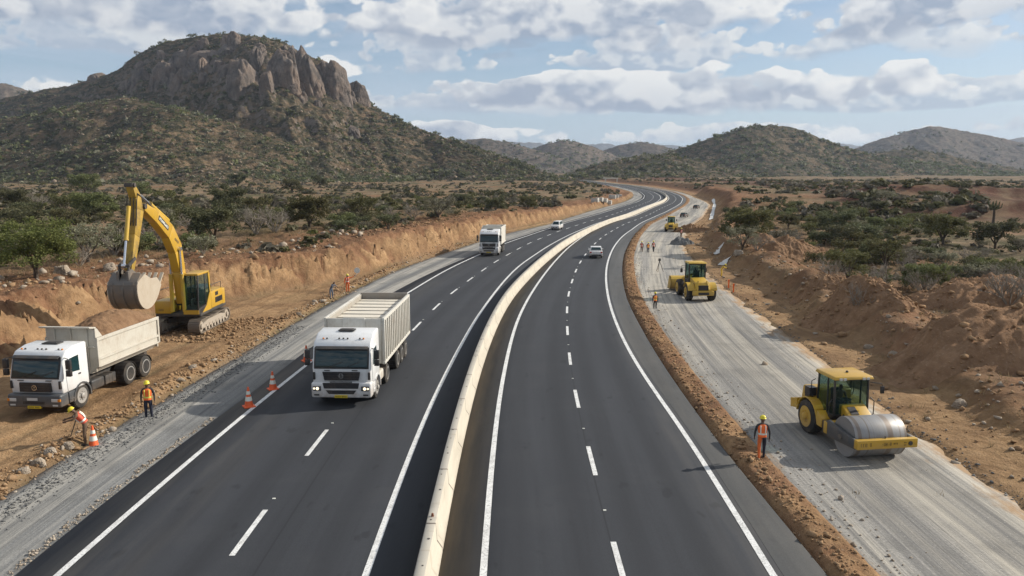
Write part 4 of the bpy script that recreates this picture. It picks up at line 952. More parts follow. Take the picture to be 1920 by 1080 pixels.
def excavator(loc):
    t = thing('excavator', loc, 0, 'yellow crawler excavator with raised boom holding its bucket over the loaded truck', 'excavator')
    for s in (-1, 1):
        x0, x1 = sorted((s * .88, s * 1.66)); loop = []
        for a in np.linspace(-math.pi / 2, math.pi / 2, 9): loop.append((2.35 + .46 * math.cos(a), .50 + .46 * math.sin(a)))
        loop += [(1.0, .99), (-.2, .93), (-1.2, .98)]
        for a in np.linspace(math.pi / 2, 3 * math.pi / 2, 9): loop.append((-2.35 + .46 * math.cos(a), .50 + .46 * math.sin(a)))
        inner = [(y * .965 if abs(y) > 2 else y, .5 + (z - .5) * .86) for y, z in loop]; mb = MB(); nn = len(loop)
        for i in range(nn):
            j = (i + 1) % nn; L = math.dist(loop[i], loop[j]); k = max(1, round(L / .19))
            for q in range(k):
                f0, f1 = q / k + .04 / k, (q + 1) / k - .04 / k
                P = lambda lst, f: (lst[i][0] + (lst[j][0] - lst[i][0]) * f, lst[i][1] + (lst[j][1] - lst[i][1]) * f)
                a0, a1, b0, b1 = P(loop, f0), P(loop, f1), P(inner, f0), P(inner, f1)
                mb.hexa([(x0, *b0), (x1, *b0), (x1, *b1), (x0, *b1), (x0, *a0), (x1, *a0), (x1, *a1), (x0, *a1)])
                am = ((a0[0] + a1[0]) / 2, (a0[1] + a1[1]) / 2); nr = Vector((0, am[0] - (inner[i][0] + inner[j][0]) / 2, am[1] - (inner[i][1] + inner[j][1]) / 2)).normalized()
                mb.bar((x0, *am), (x1, *am), .03, .09, nr)
        tr = mb.build('track', M['track'], t)
        f = MB(); f.prism([(-2.0, .32), (2.0, .32), (2.05, .62), (1.2, .78), (-1.2, .78), (-2.05, .62)], 'x', s * 1.05, s * 1.60)
        for y in np.linspace(-1.6, 1.6, 7): f.cyl((s * 1.0, y, .24), (s * 1.62, y, .24), .14, n=10)
        for y in np.linspace(-1.45, 1.45, 6): f.box(*sorted((s * 1.58, s * 1.63)), y - .12, y + .12, .36, .50)
        for y in (-.7, .7): f.cyl((s * 1.1, y, .84), (s * 1.5, y, .84), .09, n=10)
        fo = f.build('track_frame', M['tframe'], tr)
        sp = MB()
        for y in (-2.32, 2.32): sp.lathe([(.36, -.28), (.40, -.1), (.40, .1), (.36, .28)], (s * 1.3, y, .5), 'x', 18); sp.lathe([(.2, 0), (.18, s * .37), (.1, s * .40)], (s * 1.3, y, .5), 'x', 12)
        sp.build('sprocket', M['tframe'], tr, smooth=True)
    u = MB(); u.box(-1.0, 1.0, -1.0, 1.0, .55, .95); u.prism([(-1.3, -1.5), (-.9, -1.5), (-.3, -.6), (.3, -.6), (.9, -1.5), (1.3, -1.5), (1.3, -1.2), (.7, 0), (1.3, 1.2), (1.3, 1.5), (-1.3, 1.5), (-1.3, 1.2), (-.7, 0), (-1.3, -1.2)], 'z', .56, .86); u.cyl((0, 0, .9), (0, 0, 1.14), .85, n=28); u.build('undercarriage', M['dark'], t)
    # upper works: x from -1.5 to 1.5, front toward -y
    b = MB(); b.box(-1.5, 1.5, -2.1, 2.5, 1.12, 1.34); b.build('revolving_frame', M['dark'], t, bevel=.02)
    b = MB(); b.box(-1.5, -.42, -2.2, .2, 1.34, 2.18); b.box(-1.5, -.5, .2, 2.0, 1.34, 2.35); b.box(.62, 1.5, -.15, 2.0, 1.34, 2.5); bo_ = b.build('body', M['yellow'], t, bevel=.05)
    b = MB(); glyphs(b, -1.42, -.9, -2.203, 1.52, 1.66, 6, 5); b.build('lettering', M['dark'], bo_)
    b = MB(); b.box(.655, 1.512, .55, 1.85, 1.62, 2.0); [b.box(1.502, 1.52, y, y + .03, 1.66, 1.96) for y in np.arange(.6, 1.8, .1)]; b.box(1.50, 1.515, .6, 1.1, 2.12, 2.38); b.build('side_grille', M['black'], bo_)
    b = MB(); b.prism([(-1.5, 1.95), (1.5, 1.95), (1.5, 2.45), (1.1, 2.85), (-1.1, 2.85), (-1.5, 2.45)], 'z', 1.24, 2.42); b.build('counterweight', M['yellow'], t, bevel=.09, seg=3)
    b = MB(); b.box(-.5, .62, .4, 2.3, 2.30, 2.72); b.build('engine_hood', M['greyp'], t, bevel=.07)
    b = MB(); b.cyl((-.2, 1.5, 2.7), (-.2, 1.5, 3.05), .07, n=10); b.build('exhaust', M['dark'], t)
    rl = MB(); 
    for a, c in (((-1.42, -2.1), (-1.42, 1.9)), ((1.42, .1), (1.42, 1.9))):
        z = 2.35 if a[0] < 0 else 2.5; rl.tube([(a[0], a[1], z - .2), (a[0], a[1], z + .45), (c[0], c[1], z + .45), (c[0], c[1], z)], .022, 6)
    rl.build('handrail', M['black'], t)
    # cab on the machine's left, picture right
    x0, x1, y0, y1, z0, z1 = .48, 1.5, -2.35, -.25, 1.34, 3.98
    fr = MB(); pw = .09
    fr.prism([(y0 + .05, z0), (y1, z0), (y1, z0 + .55), (y0, z0 + .30)], 'x', x0, x1)
    for x in (x0, x1 - pw): 
        fr.bar((x + pw / 2, y0 + .03, z0 + .25), (x + pw / 2, y0 + .22, z1 - .06), pw, .1); fr.bar((x + pw / 2, y1 - .06, z0), (x + pw / 2, y1 - .06, z1 - .06), pw, .12); fr.bar((x + pw / 2, -1.05, z0 + .3), (x + pw / 2, -1.0, z1 - .06), pw * .8, .08)
    co = fr.build('cab', M['black'], t, bevel=.015, seg=1)
    rf = MB(); rf.box(x0 - .01, x1 + .01, y0 + .14, y1 + .02, z1 - .1, z1 + .04); rf.build('cab_roof', M['yellow'], co, bevel=.05)
    rf = MB(); rf.box(x0, x1, y0 - .012, y0 + .04, z0 - .02, z0 + .26); rf.prism([(y1 + .015, z1 - .1), (y1 - .24, z1 - .1), (y1 - .10, z0 + 1.2), (y0 + 1.35, z0 + .4), (y0 + .6, z0), (y1 + .015, z0)], 'x', x1 - .03, x1 + .014); rf.build('cab_panel', M['yellow'], co)
    gl = MB(); gl.prism([(y0 + .04, z0 + .3), (y0 + .2, z1 - .12), (y0 + .215, z1 - .12), (y0 + .055, z0 + .3)], 'x', x0 + pw, x1 - pw)
    for x in (x0 + .03, x1 - .045): gl.prism([(y0 + .1, z0 + .42), (y0 + .25, z1 - .12), (y1 - .14, z1 - .12), (y1 - .14, z0 + .6)], 'x', x, x + .015)
    gl.build('cab_glazing', M['clear'], co)
    se = MB(); se.box(.72, 1.26, -1.25, -.7, 1.75, 1.95); se.box(.72, 1.26, -.75, -.6, 1.9, 2.75); se.box(.6, .72, -1.6, -.8, 1.6, 2.2); se.build('seat', M['black'], co, bevel=.04)
    # boom, arm, bucket
    bx = .12; Bs = [(-1.6, 2.0), (-1.85, 4.2), (-2.25, 5.7), (-3.2, 6.9), (-4.9, 7.95), (-6.55, 8.68)]
    bb = MB(); beam(bb, Bs, [.64, .9, 1.15, 1.05, .82, .44], bx - .27, bx + .27); bm_ = bb.build('boom', M['yellow'], t, bevel=.04)
    b = MB(); b.cyl((bx - .35, -1.6, 2.0), (bx + .35, -1.6, 2.0), .2, n=14); b.cyl((bx - .34, -6.55, 8.68), (bx + .34, -6.55, 8.68), .17, n=14); b.cyl((bx - .36, -2.25, 5.7), (bx + .36, -2.25, 5.7), .13, n=12); b.build('pin', M['dark'], bm_)
    d = Vector((0, -1.7, 1.05)).normalized()
    b = MB(); b.T = Matrix.Translation((bx + .274, -4.2, 7.52)) @ Matrix(((0, 0, 1), (d.y, -d.z, 0), (d.z, d.y, 0))).to_4x4()
    b.box(-.75, .75, -.16, .16, -.004, .004); b.build('boom_sign', M['black'], bm_)
    b2 = MB(); b2.T = b.T
    for i in range(8): b2.box(-.66 + i * .17, -.58 + i * .17, -.09, .09, .004, .009); b2.box(-.66 + i * .17, -.52 + i * .17, -.02 + .07 * (i % 3 - 1), .02 + .07 * (i % 3 - 1), .0045, .0095)
    b2.build('sign_lettering', M['reflect'], bm_)
    b3 = MB(); b3.T = Matrix.Translation((bx + .274, -2.5, 6.25)) @ Matrix(((0, 0, 1), (d.y, -d.z, 0), (d.z, d.y, 0))).to_4x4()
    for i in range(4): b3.box(-.3 + i * .16, -.22 + i * .16, -.08, .08, -.003, .005); b3.box(-.3 + i * .16, -.17 + i * .16, .05 - .05 * (i % 2), .08 - .05 * (i % 2), -.003, .0055)
    b3.build('model_lettering', M['black'], bm_)
    As = [(-7.6, 9.95), (-7.15, 9.3), (-7.0, 8.5), (-7.6, 7.0), (-8.45, 5.05)]
    a = MB(); beam(a, As, [.28, .62, .85, .66, .36], bx - .22, bx + .22); ao = a.build('arm', M['armp'], t, bevel=.03)
    a = MB(); a.cyl((bx - .3, -7.6, 9.95), (bx + .3, -7.6, 9.95), .13, n=12); a.box(bx - .2, bx + .2, -7.8, -7.3, 9.85, 10.08); a.build('arm_head', M['dark'], ao)
    for s in (-1, 1): cylinder('boom_cylinder', t, (bx + s * .40, -2.25, 1.5), (bx + s * .34, -2.3, 5.7), .13, .60, 'yellow_dusty')
    cylinder('arm_cylinder', t, (bx, -3.0, 7.6), (bx, -7.55, 9.85), .14, .52)
    cylinder('bucket_cylinder', t, (bx, -7.95, 8.75), (bx, -9.0, 5.4), .12, .58)
    l = MB()
    for s in (-1, 1): l.bar((bx + s * .26, -9.0, 5.4), (bx + s * .26, -9.1, 4.5), .08, .18); l.bar((bx + s * .26, -9.0, 5.4), (bx + s * .26, -8.15, 5.75), .08, .18)
    l.cyl((bx - .34, -9.0, 5.4), (bx + .34, -9.0, 5.4), .08, n=10); l.build('bucket_linkage', M['dark'], t)
    ho = MB()
    for i, s in enumerate((-.18, -.06, .06, .18)): ho.tube([(bx + s, -1.6, 5.0), (bx + s * .9, -2.0, 6.45), (bx + s, -3.8, 7.75), (bx + s, -6.2, 9.0), (bx + s * 1.4, -7.3, 9.75 - .1 * i), (bx + s * 1.6, -7.55, 9.0), (bx + s * 1.4, -7.75, 7.6)], .032, 6)
    ho.build('hydraulic_hoses', M['rubber'], t)
    # bucket
    w0, w1 = bx - .82, bx + .82
    prof = [(-8.75, 4.95), (-9.3, 4.5), (-9.42, 3.85), (-9.15, 3.2), (-8.55, 2.82), (-7.75, 2.84), (-7.0, 3.25), (-6.4, 3.95)]
    bk = MB(); inn = []; prof_c = prof
    def curve(P, n=5):
        P = np.array(P); q = np.linspace(0, len(P) - 1, (len(P) - 1) * n + 1); E = np.vstack([2 * P[0] - P[1], P, 2 * P[-1] - P[-2]]); out = []
        for x in q:
            i = min(int(x), len(P) - 2); f = x - i; a, b, c, d = E[i:i + 4]; out.append(tuple(.5 * (2 * b + (c - a) * f + (2 * a - 5 * b + 4 * c - d) * f * f + (3 * b - a - 3 * c + d) * f ** 3)))
        return out
    inn = [(-8.65, 4.8), (-9.18, 4.43), (-9.28, 3.88), (-9.03, 3.3), (-8.5, 2.96), (-7.76, 2.98), (-7.05, 3.37), (-6.44, 4.02)]
    prof, inn = curve(prof), curve(inn)
    for i in range(len(prof) - 1): bk.hexa([(w0, *inn[i]), (w1, *inn[i]), (w1, *inn[i + 1]), (w0, *inn[i + 1]), (w0, *prof[i]), (w1, *prof[i]), (w1, *prof[i + 1]), (w0, *prof[i + 1])])
    for x in (-.28, .28): bk.prism([(-9.36, 4.1), (-9.25, 4.6), (-9.3, 5.1), (-8.8, 5.2), (-8.3, 4.9), (-8.8, 4.6)], 'x', bx + x - .06, bx + x + .06)
    for x in (-.6, 0, .6):
        for i in range(5, 27): a_, b_ = prof[i], prof[i + 1]; bk.bar((bx + x, a_[0] * 1.003 - .02 * 0, a_[1] - .012), (bx + x, b_[0] * 1.003, b_[1] - .012), .12, .03, (0, -(a_[0] + 8), -(a_[1] - 4)))
    bk.box(w0 - .02, w1 + .02, -9.44, -9.30, 4.05, 4.35)
    ko = bk.build('bucket', M['steel'], t, smooth=True)
    sd = MB(); side = prof[5:] + [(-6.9, 4.45), (-7.7, 4.5), (-8.4, 4.85)]
    sd.prism(side, 'x', w1 - .01, w1 + .045); sd.build('side_plate', M['bsteel'], ko); sd = MB(); sd.prism(side, 'x', w0 - .045, w0 + .01); sd.build('side_plate', M['bsteel'], ko)
    for i in range(5):
        te = MB(); x = w0 + .1 + i * (w1 - w0 - .2) / 4; te.prism([(-6.58, 3.78), (-6.5, 4.05), (-5.9, 4.62), (-5.86, 4.56)], 'x', x - .09, x + .09); te.build('tooth', M['bsteel'], ko)
    return t
EXC = excavator((-22.3, 52.9, hz(-22.3, 52.5)))
# ---- single drum roller, drum toward -y
def roller(loc, rz, label, scale=1):
    t = thing('road_roller', loc, rz, label, 'road roller', None, scale)
    yd, r = -1.5, .80
    dm = MB(); dm.lathe([(r - .10, -1.06), (r - .012, -1.08), (r, -1.06), (r, 1.06), (r - .012, 1.08), (r - .10, 1.06)], (0, yd, r), 'x', 48); do = dm.build('drum', M['drum'], t, smooth=True)
    for s in (-1, 1):
        b = MB(); b.lathe([(r - .12, 0), (.40, -s * .14), (.2, -s * .16), (.18, s * .02)], (s * 1.04, yd, r), 'x', 28); b.build('drum_end', M['dark'], do, smooth=True)
        f = MB(); xa, xb = sorted((s * 1.12, s * 1.24)); f.prism([(-2.5, .62), (-2.5, .98), (-.55, 1.18), (-.35, 1.05), (-.35, .55), (-.6, .48)], 'x', xa, xb); fo = f.build('side_frame', M['greyp'], t, bevel=.02)
        b = MB(); b.cyl((s * 1.23, yd, .80), (s * 1.29, yd, .80), .11, n=16); b.build('hub_bolt', M['steel'], fo)
    f = MB(); f.box(-1.26, 1.26, -.50, -.24, .55, 1.05); f.build('rear_beam', M['yellow'], t, bevel=.025)
    f = MB(); f.box(-1.26, 1.26, -2.68, -2.44, .66, 1.02); ff = f.build('front_beam', M['yellow'], t, bevel=.025)
    g = MB(); glyphs(g, -.25, .16, -2.684, .78, .91, 5, 2); glyphs(g, .24, .42, -2.684, .82, .89, 3, 4); glyphs(g, -1.12, -.84, -2.684, .78, .91, 3, 8); glyphs(g, -.74, -.66, -2.684, .78, .92, 1, 9); glyphs(g, .68, .78, -2.684, .76, .80, 2, 6); glyphs(g, .68, .78, -2.684, .86, .90, 2, 6)
    g.build('beam_lettering', M['black'], ff)
    b = MB(); b.cyl((.95, -2.7, .84), (.95, -2.66, .84), .09, n=12); b.build('tow_eye', M['dark'], ff); b = MB(); b.tube([(0, -2.5, 1.0), (0, -2.5, 1.1)], .03); b.build('lifting_lug', M['dark'], ff)
    j = MB(); j.box(-.35, .35, -.3, .5, .5, .95); j.box(-1.1, -.35, -.24, .15, .6, .95); j.build('articulation', M['dark'], t, bevel=.03)
    # rear body
    for s in (-1, 1): wheel(t, s * .92, 1.35, .72, .52, M['yellow'], s)
    b = MB(); b.prism([(.15, .55), (.15, 1.15), (2.05, 1.2), (2.75, 1.05), (2.8, .6), (2.2, .5)], 'x', -.62, .62); b.prism([(1.05, 1.18), (1.05, 1.95), (1.3, 2.02), (2.5, 1.80), (2.62, 1.2)], 'x', -.72, .72); bo_ = b.build('body', M['yellow'], t, bevel=.06)
    b = MB(); b.box(-.55, .55, 2.46, 2.66, 1.25, 1.65); b.box(-.725, -.72, 1.7, 2.3, 1.35, 1.7); b.box(-1.05, -.72, 1.35, 1.75, 1.62, 1.98); b.cyl((-.9, 1.34, 1.8), (-.9, 1.30, 1.8), .09, n=12); b.build('vent', M['black'], bo_)
    for s in (-1, 1):
        fe = MB(); x0, x1 = sorted((s * .60, s * 1.16)); a_ = np.linspace(.35, math.pi - .05, 11); po = [(1.35 - .86 * math.cos(a), .72 + .86 * math.sin(a)) for a in a_]; pi_ = [(1.35 - .80 * math.cos(a), .72 + .80 * math.sin(a)) for a in a_]
        for i in range(10): fe.hexa([(x0, *pi_[i]), (x1, *pi_[i]), (x1, *pi_[i + 1]), (x0, *pi_[i + 1]), (x0, *po[i]), (x1, *po[i]), (x1, *po[i + 1]), (x0, *po[i + 1])])
        fe.prism([(2.15, .85), (2.2, 1.3), (2.75, 1.15), (2.7, .75)], 'x', x0, x1)
        xa, xb = sorted((s * .62, s * 1.14)); fe.prism([(.12, .62), (.12, 1.0), (.5, 1.25), (.62, 1.0), (.5, .62)], 'x', xa, xb)
        fe.build('fender', M['yellow'], t, bevel=.015, seg=1)
    # bonnet between cab and drum
    b = MB(); b.prism([(-.95, 1.02), (-.95, 1.16), (-.15, 1.62), (.12, 1.62), (.12, 1.0)], 'x', -.42, .62, [(-.95, 1.02), (-.95, 1.16), (-.15, 1.62), (.12, 1.62), (.12, 1.0)]); bn = b.build('bonnet', M['yellow'], t, bevel=.06)
    b = MB(); b.prism([(-.62, 1.12), (-.3, 1.30), (-.2, 1.15), (-.4, 1.06)], 'x', -.437, -.40); b.bar((-.1, -.62, 1.365), (-.1, -.25, 1.575), .34, .02); b.build('bonnet_grille', M['black'], bn)
    # cab
    x0, x1, y0, y1, z0, z1 = -.78, .78, -.12, 1.22, 1.12, 2.72
    c = MB(); c.box(x0, x1, y0 + .1, y1, z0 - .12, z0 + .1); pw = .075
    for x in (x0 + pw / 2, x1 - pw / 2):
        c.bar((x, y0 + .02, z0 + .05), (x, y0 + .08, z1), pw, pw); c.bar((x, y1, z0), (x, y1 - .05, z1), pw, pw); c.bar((x, .42, z0), (x, .46, z1), pw * .8, pw * .8); c.bar((x, y0 + .02, z0 + .06), (x, y1, z0 + .06), pw, pw)
    for y in (y0 + .04, y1 - .02): c.bar((x0, y, z0 + .06), (x1, y, z0 + .06), pw); c.bar((x0, y + .03, z1 - .03), (x1, y + .03, z1 - .03), pw)
    co = c.build('cab', M['black'], t, bevel=.012, seg=1)
    rf = MB(); rf.prism([(x0 - .1, y0 - .12), (x1 + .1, y0 - .12), (x1 + .1, y1 + .1), (x0 - .1, y1 + .1)], 'z', z1, z1 + .13, [(x0 - .05, y0 - .06), (x1 + .05, y0 - .06), (x1 + .05, y1 + .05), (x0 - .05, y1 + .05)]); ro = rf.build('cab_roof', M['yellow'], co, bevel=.03)
    b = MB(); b.lathe([(.06, 0), (.05, .06), (.02, .08)], (.1, .5, z1 + .13), 'z', 10); b.build('beacon_base', M['black'], ro)
    
    for x in (-.6, -.42, .42, .6): b = MB(); b.box(x - .06, x + .06, y0 - .15, y0 - .10, z1 - .01, z1 + .08); b.build('work_lamp', M['lamp_off'], ro)
    g = MB(); g.prism([(y0 + .0, z0 + .12), (y0 + .06, z1 - .06), (y0 + .072, z1 - .06), (y0 + .012, z0 + .12)], 'x', x0 + pw, x1 - pw); g.box(x0 + pw, x1 - pw, y1 - .03, y1 - .018, z0 + .12, z1 - .06)
    for x in (x0 + .03, x1 - .042): g.box(x, x + .012, y0 + .12, y1 - .06, z0 + .1, z1 - .06)
    g.build('cab_glazing', M['clear'], co)
    s_ = MB(); s_.box(-.25, .25, .62, 1.05, 1.25, 1.45); s_.box(-.25, .25, 1.0, 1.14, 1.4, 2.05); s_.build('seat', M['black'], co, bevel=.04)
    s_ = MB(); s_.tube([(0, .06, 1.2), (0, .24, 1.72)], .05); s_.lathe([(.22, -.015), (.22, .015), (.19, .015), (.19, -.015)], (0, .28, 1.75), 'z', 18); s_.box(-.4, .4, .0, .14, 1.15, 1.60); s_.build('dashboard', plain('console', (.03, .06, .055), .5), co)
    for s in (-1, 1):
        h = MB(); h.tube([(s * .86, -.1, 1.05), (s * 1.0, -.14, 1.2), (s * 1.0, -.14, 1.75), (s * .86, -.1, 1.9)], .022, 6); h.tube([(s * .84, y1 + .1, 1.5), (s * .98, y1 + .12, 1.7), (s * .98, y1 + .12, 2.3), (s * .84, y1 + .05, 2.4)], .02, 6)
        h.build('handrail', M['black'], t)
    m_ = MB(); m_.tube([(x1, y0, z1 - .15), (x1 + .45, y0 - .12, z1 - .2), (x1 + .48, y0 - .12, z1 - .35)], .02, 6); m_.box(x1 + .40, x1 + .56, y0 - .16, y0 - .1, z1 - .62, z1 - .32); m_.build('mirror', M['black'], t, bevel=.015)
    return t
RO = (13.72, 30.35); RZ = R(8)
roller((*RO, .0), RZ, 'yellow single-drum road roller with driver on the pale gravel roadbed', .975)

# ---- wheel loader seen from behind (front toward +y when rz = 0)
def loader(loc, rz, label, scale=1, paint_='yellow_dusty'):
    t = thing('wheel_loader', loc, rz, label, 'loader', None, scale); Y = M[paint_]
    for y in (-1.2, 1.75):
        for s in (-1, 1): wheel(t, s * .98, y, .70, .52, Y, s, n=22)
    b = MB(); b.prism([(-2.1, .75), (-2.2, 1.15), (-1.95, 1.62), (-.15, 1.85), (-.15, .7)], 'x', -.62, .62); b.box(-.9, .9, -2.35, -2.05, .55, .95); bo_ = b.build('body', Y, t, bevel=.07)
    b = MB(); b.box(-.42, .42, -2.215, -2.05, 1.0, 1.4); b.box(-.45, .45, -2.37, -2.34, .62, .84); [b.box(-.632, -.62, y, y + .06, 1.05, 1.5) for y in np.arange(-1.7, -.6, .16)]; [b.box(.62, .632, y, y + .06, 1.05, 1.5) for y in np.arange(-1.7, -.6, .16)]; b.build('radiator_grille', M['black'], bo_)
    for s in (-1, 1):
        b = MB(); b.bar((s * .52, -2.28, .9), (s * .38, -1.9, 1.75), .14, .10); b.box(*sorted((s * .62, s * .86)), -2.3, -2.2, 1.0, 1.15)
        b.build('hood_rail', Y, bo_)
    for s in (-1, 1):
        fe = MB(); x0, x1 = sorted((s * .66, s * 1.24)); a_ = np.linspace(.3, math.pi - .5, 9); po = [(-1.2 - .84 * math.cos(a), .70 + .84 * math.sin(a)) for a in a_]; pi_ = [(-1.2 - .79 * math.cos(a), .70 + .79 * math.sin(a)) for a in a_]
        for i in range(8): fe.hexa([(x0, *pi_[i]), (x1, *pi_[i]), (x1, *pi_[i + 1]), (x0, *pi_[i + 1]), (x0, *po[i]), (x1, *po[i]), (x1, *po[i + 1]), (x0, *po[i + 1])])
        fe.build('fender', Y, t)
    c = MB(); x0, x1, y0, y1, z0, z1 = -.74, .74, -.2, 1.1, 1.5, 3.0; c.box(x0, x1, y0, y1, 1.05, z0 + .1)
    for x in (x0 + .05, x1 - .05):
        for y in (y0 + .05, y1 - .05): c.bar((x, y, z0), (x, y, z1), .1, .1)
    for y in (y0 + .05, y1 - .05): c.bar((x0, y, z1 - .05), (x1, y, z1 - .05), .08)
    co = c.build('cab', M['black'], t, bevel=.012, seg=1)
    b = MB(); b.prism([(x0 - .08, y0 - .1), (x1 + .08, y0 - .1), (x1 + .08, y1 + .1), (x0 - .08, y1 + .1)], 'z', z1, z1 + .12, [(x0, y0), (x1, y0), (x1, y1), (x0, y1)]); b.build('cab_roof', Y, co, bevel=.03)
    g = MB(); g.box(x0 + .1, x1 - .1, y0 + .04, y0 + .052, z0 + .12, z1 - .08); g.box(x0 + .1, x1 - .1, y1 - .052, y1 - .04, z0 + .12, z1 - .08); [g.box(x, x + .012, y0 + .1, y1 - .1, z0 + .12, z1 - .08) for x in (x0 + .04, x1 - .052)]; g.build('cab_glazing', M['clear'], co)
    b = MB(); b.box(-.26, .26, .1, .6, 1.6, 1.85); b.box(-.26, .26, .08, .2, 1.8, 2.4); seated(b, 0, .35, 1.8, 1); b.build('seat', M['shirt'], co)
    for s in (-1, 1): b = MB(); b.tube([(s * .74, 1.0, 2.75), (s * 1.06, 1.05, 2.7), (s * 1.06, 1.05, 2.45)], .022, 5); b.box(s * 1.06 - .1, s * 1.06 + .1, 1.02, 1.08, 2.1, 2.45); b.build('mirror', M['black'], t)
    f = MB(); f.box(-.45, .45, 1.0, 2.6, .6, 1.25)
    for s in (-1, 1): f.bar((s * .42, 1.3, 1.7), (s * .42, 3.0, 1.25), .16, .28); f.bar((s * .42, 3.0, 1.25), (s * .42, 3.9, .62), .16, .26)
    f.bar((0, 1.4, 1.9), (0, 3.2, 1.5), .14, .16); f.bar((-.5, 2.8, 1.2), (.5, 2.8, 1.2), .16, .16); f.build('lift_arm', Y, t, bevel=.02)
    k = MB(); w = 1.28; a_ = np.linspace(math.pi * .42, math.pi * 1.58, 10); po = [(4.45 + .62 * math.cos(a), .74 + .62 * math.sin(a)) for a in a_] + [(5.2, .12)]; pi_ = [(4.45 + .57 * math.cos(a), .74 + .57 * math.sin(a)) for a in a_] + [(5.2, .17)]
    for i in range(len(po) - 1): k.hexa([(-w, *pi_[i]), (w, *pi_[i]), (w, *pi_[i + 1]), (-w, *pi_[i + 1]), (-w, *po[i]), (w, *po[i]), (w, *po[i + 1]), (-w, *po[i + 1])])
    for s in (-1, 1): k.prism(po, 'x', *sorted((s * w, s * (w - .05))))
    k.build('bucket', Y, t); return t
LD_ = loader((15.95, 66.2, .0), R(2), 'yellow wheel loader seen from behind with its bucket lowered on the gravel roadbed')
L2 = dup(LD_); L2.location = (28.7, 139.6, 0); L2.rotation_euler = (0, 0, R(-14)); L2.scale = (.86,) * 3; tag(L2, 'distant yellow loader beside a pale heap near the far bend')

# ---- cars
def car(loc, rz, label, name='white_hatchback', cat='car', scale=1, body='white', van=False):
    t = thing(name, loc, rz, label, cat, None, scale); B_ = M[body]; hw = .86
    lo = MB(); pr = [(-2.05, .38), (-2.12, .62), (-1.98, .82), (-1.05, 1.0), (1.75, 1.02), (2.02, .92), (2.08, .55), (2.0, .34)] if not van else [(-2.1, .36), (-2.15, .7), (-1.95, .95), (-1.45, 1.1), (2.1, 1.12), (2.2, .6), (2.15, .34)]
    lo.prism(pr, 'x', -hw, hw); 
    gh = [(-1.0, .98), (-.30, 1.48), (1.35, 1.50), (1.86, 1.0)] if not van else [(-1.5, 1.06), (-.75, 1.78), (2.0, 1.8), (2.14, 1.1)]; hi = hw - .14
    n = len(gh)
    def gt(y, z, k=1): f = (z - 1.0) / .5; return (hw - .03) - f * .13
    P = []
    for s in (-1, 1): P += [(s * gt(y, z), y, z) for y, z in gh]
    lo.add(P, [(0, 1, 2, 3), (7, 6, 5, 4), (0, 4, 5, 1), (1, 5, 6, 2), (2, 6, 7, 3), (3, 7, 4, 0)])
    bo_ = lo.build('body', B_, t, bevel=.05)
    def panel(nm, a, b, inset, dx):  # glass across the width between profile points
        (ya, za), (yb, zb) = a, b; q = MB(); e = Vector((0, yb - ya, zb - za)).normalized(); nr = Vector((0, -e.z, e.y)) * dx
        A = [Vector((s * (gt(0, za) - inset), ya, za)) for s in (-1, 1)]; C = [Vector((s * (gt(0, zb) - inset), yb, zb)) for s in (-1, 1)]
        q.hexa([A[0] - nr, A[1] - nr, C[1] - nr, C[0] - nr, A[0] + nr, A[1] + nr, C[1] + nr, C[0] + nr]); q.build(nm, M['glass'], t)
    L_ = lambda a, b, f: (a[0] + (b[0] - a[0]) * f, a[1] + (b[1] - a[1]) * f)
    panel('windscreen', L_(gh[0], gh[1], .08), L_(gh[0], gh[1], .92), .09, .02); panel('rear_window', L_(gh[3], gh[2], .22), L_(gh[3], gh[2], .9), .11, .02)
    for s in (-1, 1):
        q = MB(); z0, z1 = gh[0][1] + .07, gh[1][1] - .08; x0, x1 = s * (gt(0, z0) - .02), s * (gt(0, z1) - .02); d = s * .035
        ya, yb, yc, yd = gh[0][0] + .35, gh[1][0] + .12, gh[2][0] - .1, gh[3][0] - .28
        for f0, f1 in ((0, .47), (.52, 1)):
            y0, y1, y2, y3 = ya + (yd - ya) * f0, ya + (yd - ya) * f1, yb + (yc - yb) * f1, yb + (yc - yb) * f0
            q.hexa([(x0, y0, z0), (x0, y1, z0), (x1, y2, z1), (x1, y3, z1), (x0 + d, y0, z0), (x0 + d, y1, z0), (x1 + d, y2, z1), (x1 + d, y3, z1)])
        q.build('side_window', M['glass'], t); q = MB(); q.box(*sorted((s * (hw - .02), s * (hw + .17))), -.95, -.83, .98, 1.12); q.build('mirror', B_, t, bevel=.02)
        for y in (-1.28, 1.28): wheel(t, s * (hw - .10), y, .32, .2, 'rim', s, n=18)
        q = MB(); q.box(*sorted((s * .55, s * .83)), -2.14, -1.9, .66, .78); q.build('headlight', M['lamp_off'], t); q = MB(); q.box(*sorted((s * .6, s * .84)), 1.93, 2.1, .74, .92); q.build('tail_light', M['redlamp'], t)
    q = MB(); q.prism([(-.7, .52), (.7, .52), (.6, .36), (-.6, .36)], 'y', 1.9, 2.115); q.prism([(-.5, .64), (.5, .64), (.45, .42), (-.45, .42)], 'y', -2.15, -1.9); q.build('bumper_grille', M['black'], t)
    q = MB(); q.box(-.26, .26, 2.05, 2.125, .58, .69); q.box(-.26, .26, -2.16, -2.1, .5, .6); q.build('licence_plate', M['lamp_off'], t); return t
car((10.62, 97.6, .065), R(180 - 5), 'small white hatchback driving away in the right carriageway', scale=.92)
car((8.35, 143.2, .065), R(-16), 'white minivan coming down the left carriageway behind the smaller truck', 'white_minivan', 'van', .86, 'white', True)
for (px, py, lb, nm) in ((1283, 407, 'dark car standing on the far roadbed nearer the loader', 'dark_car'), (1306, 391, 'dark car standing farthest along the unfinished roadbed', 'dark_car')):
    x, y = G(px, py); c = car((x, y, 0), R(150), lb, nm, 'car', .72, 'dark')

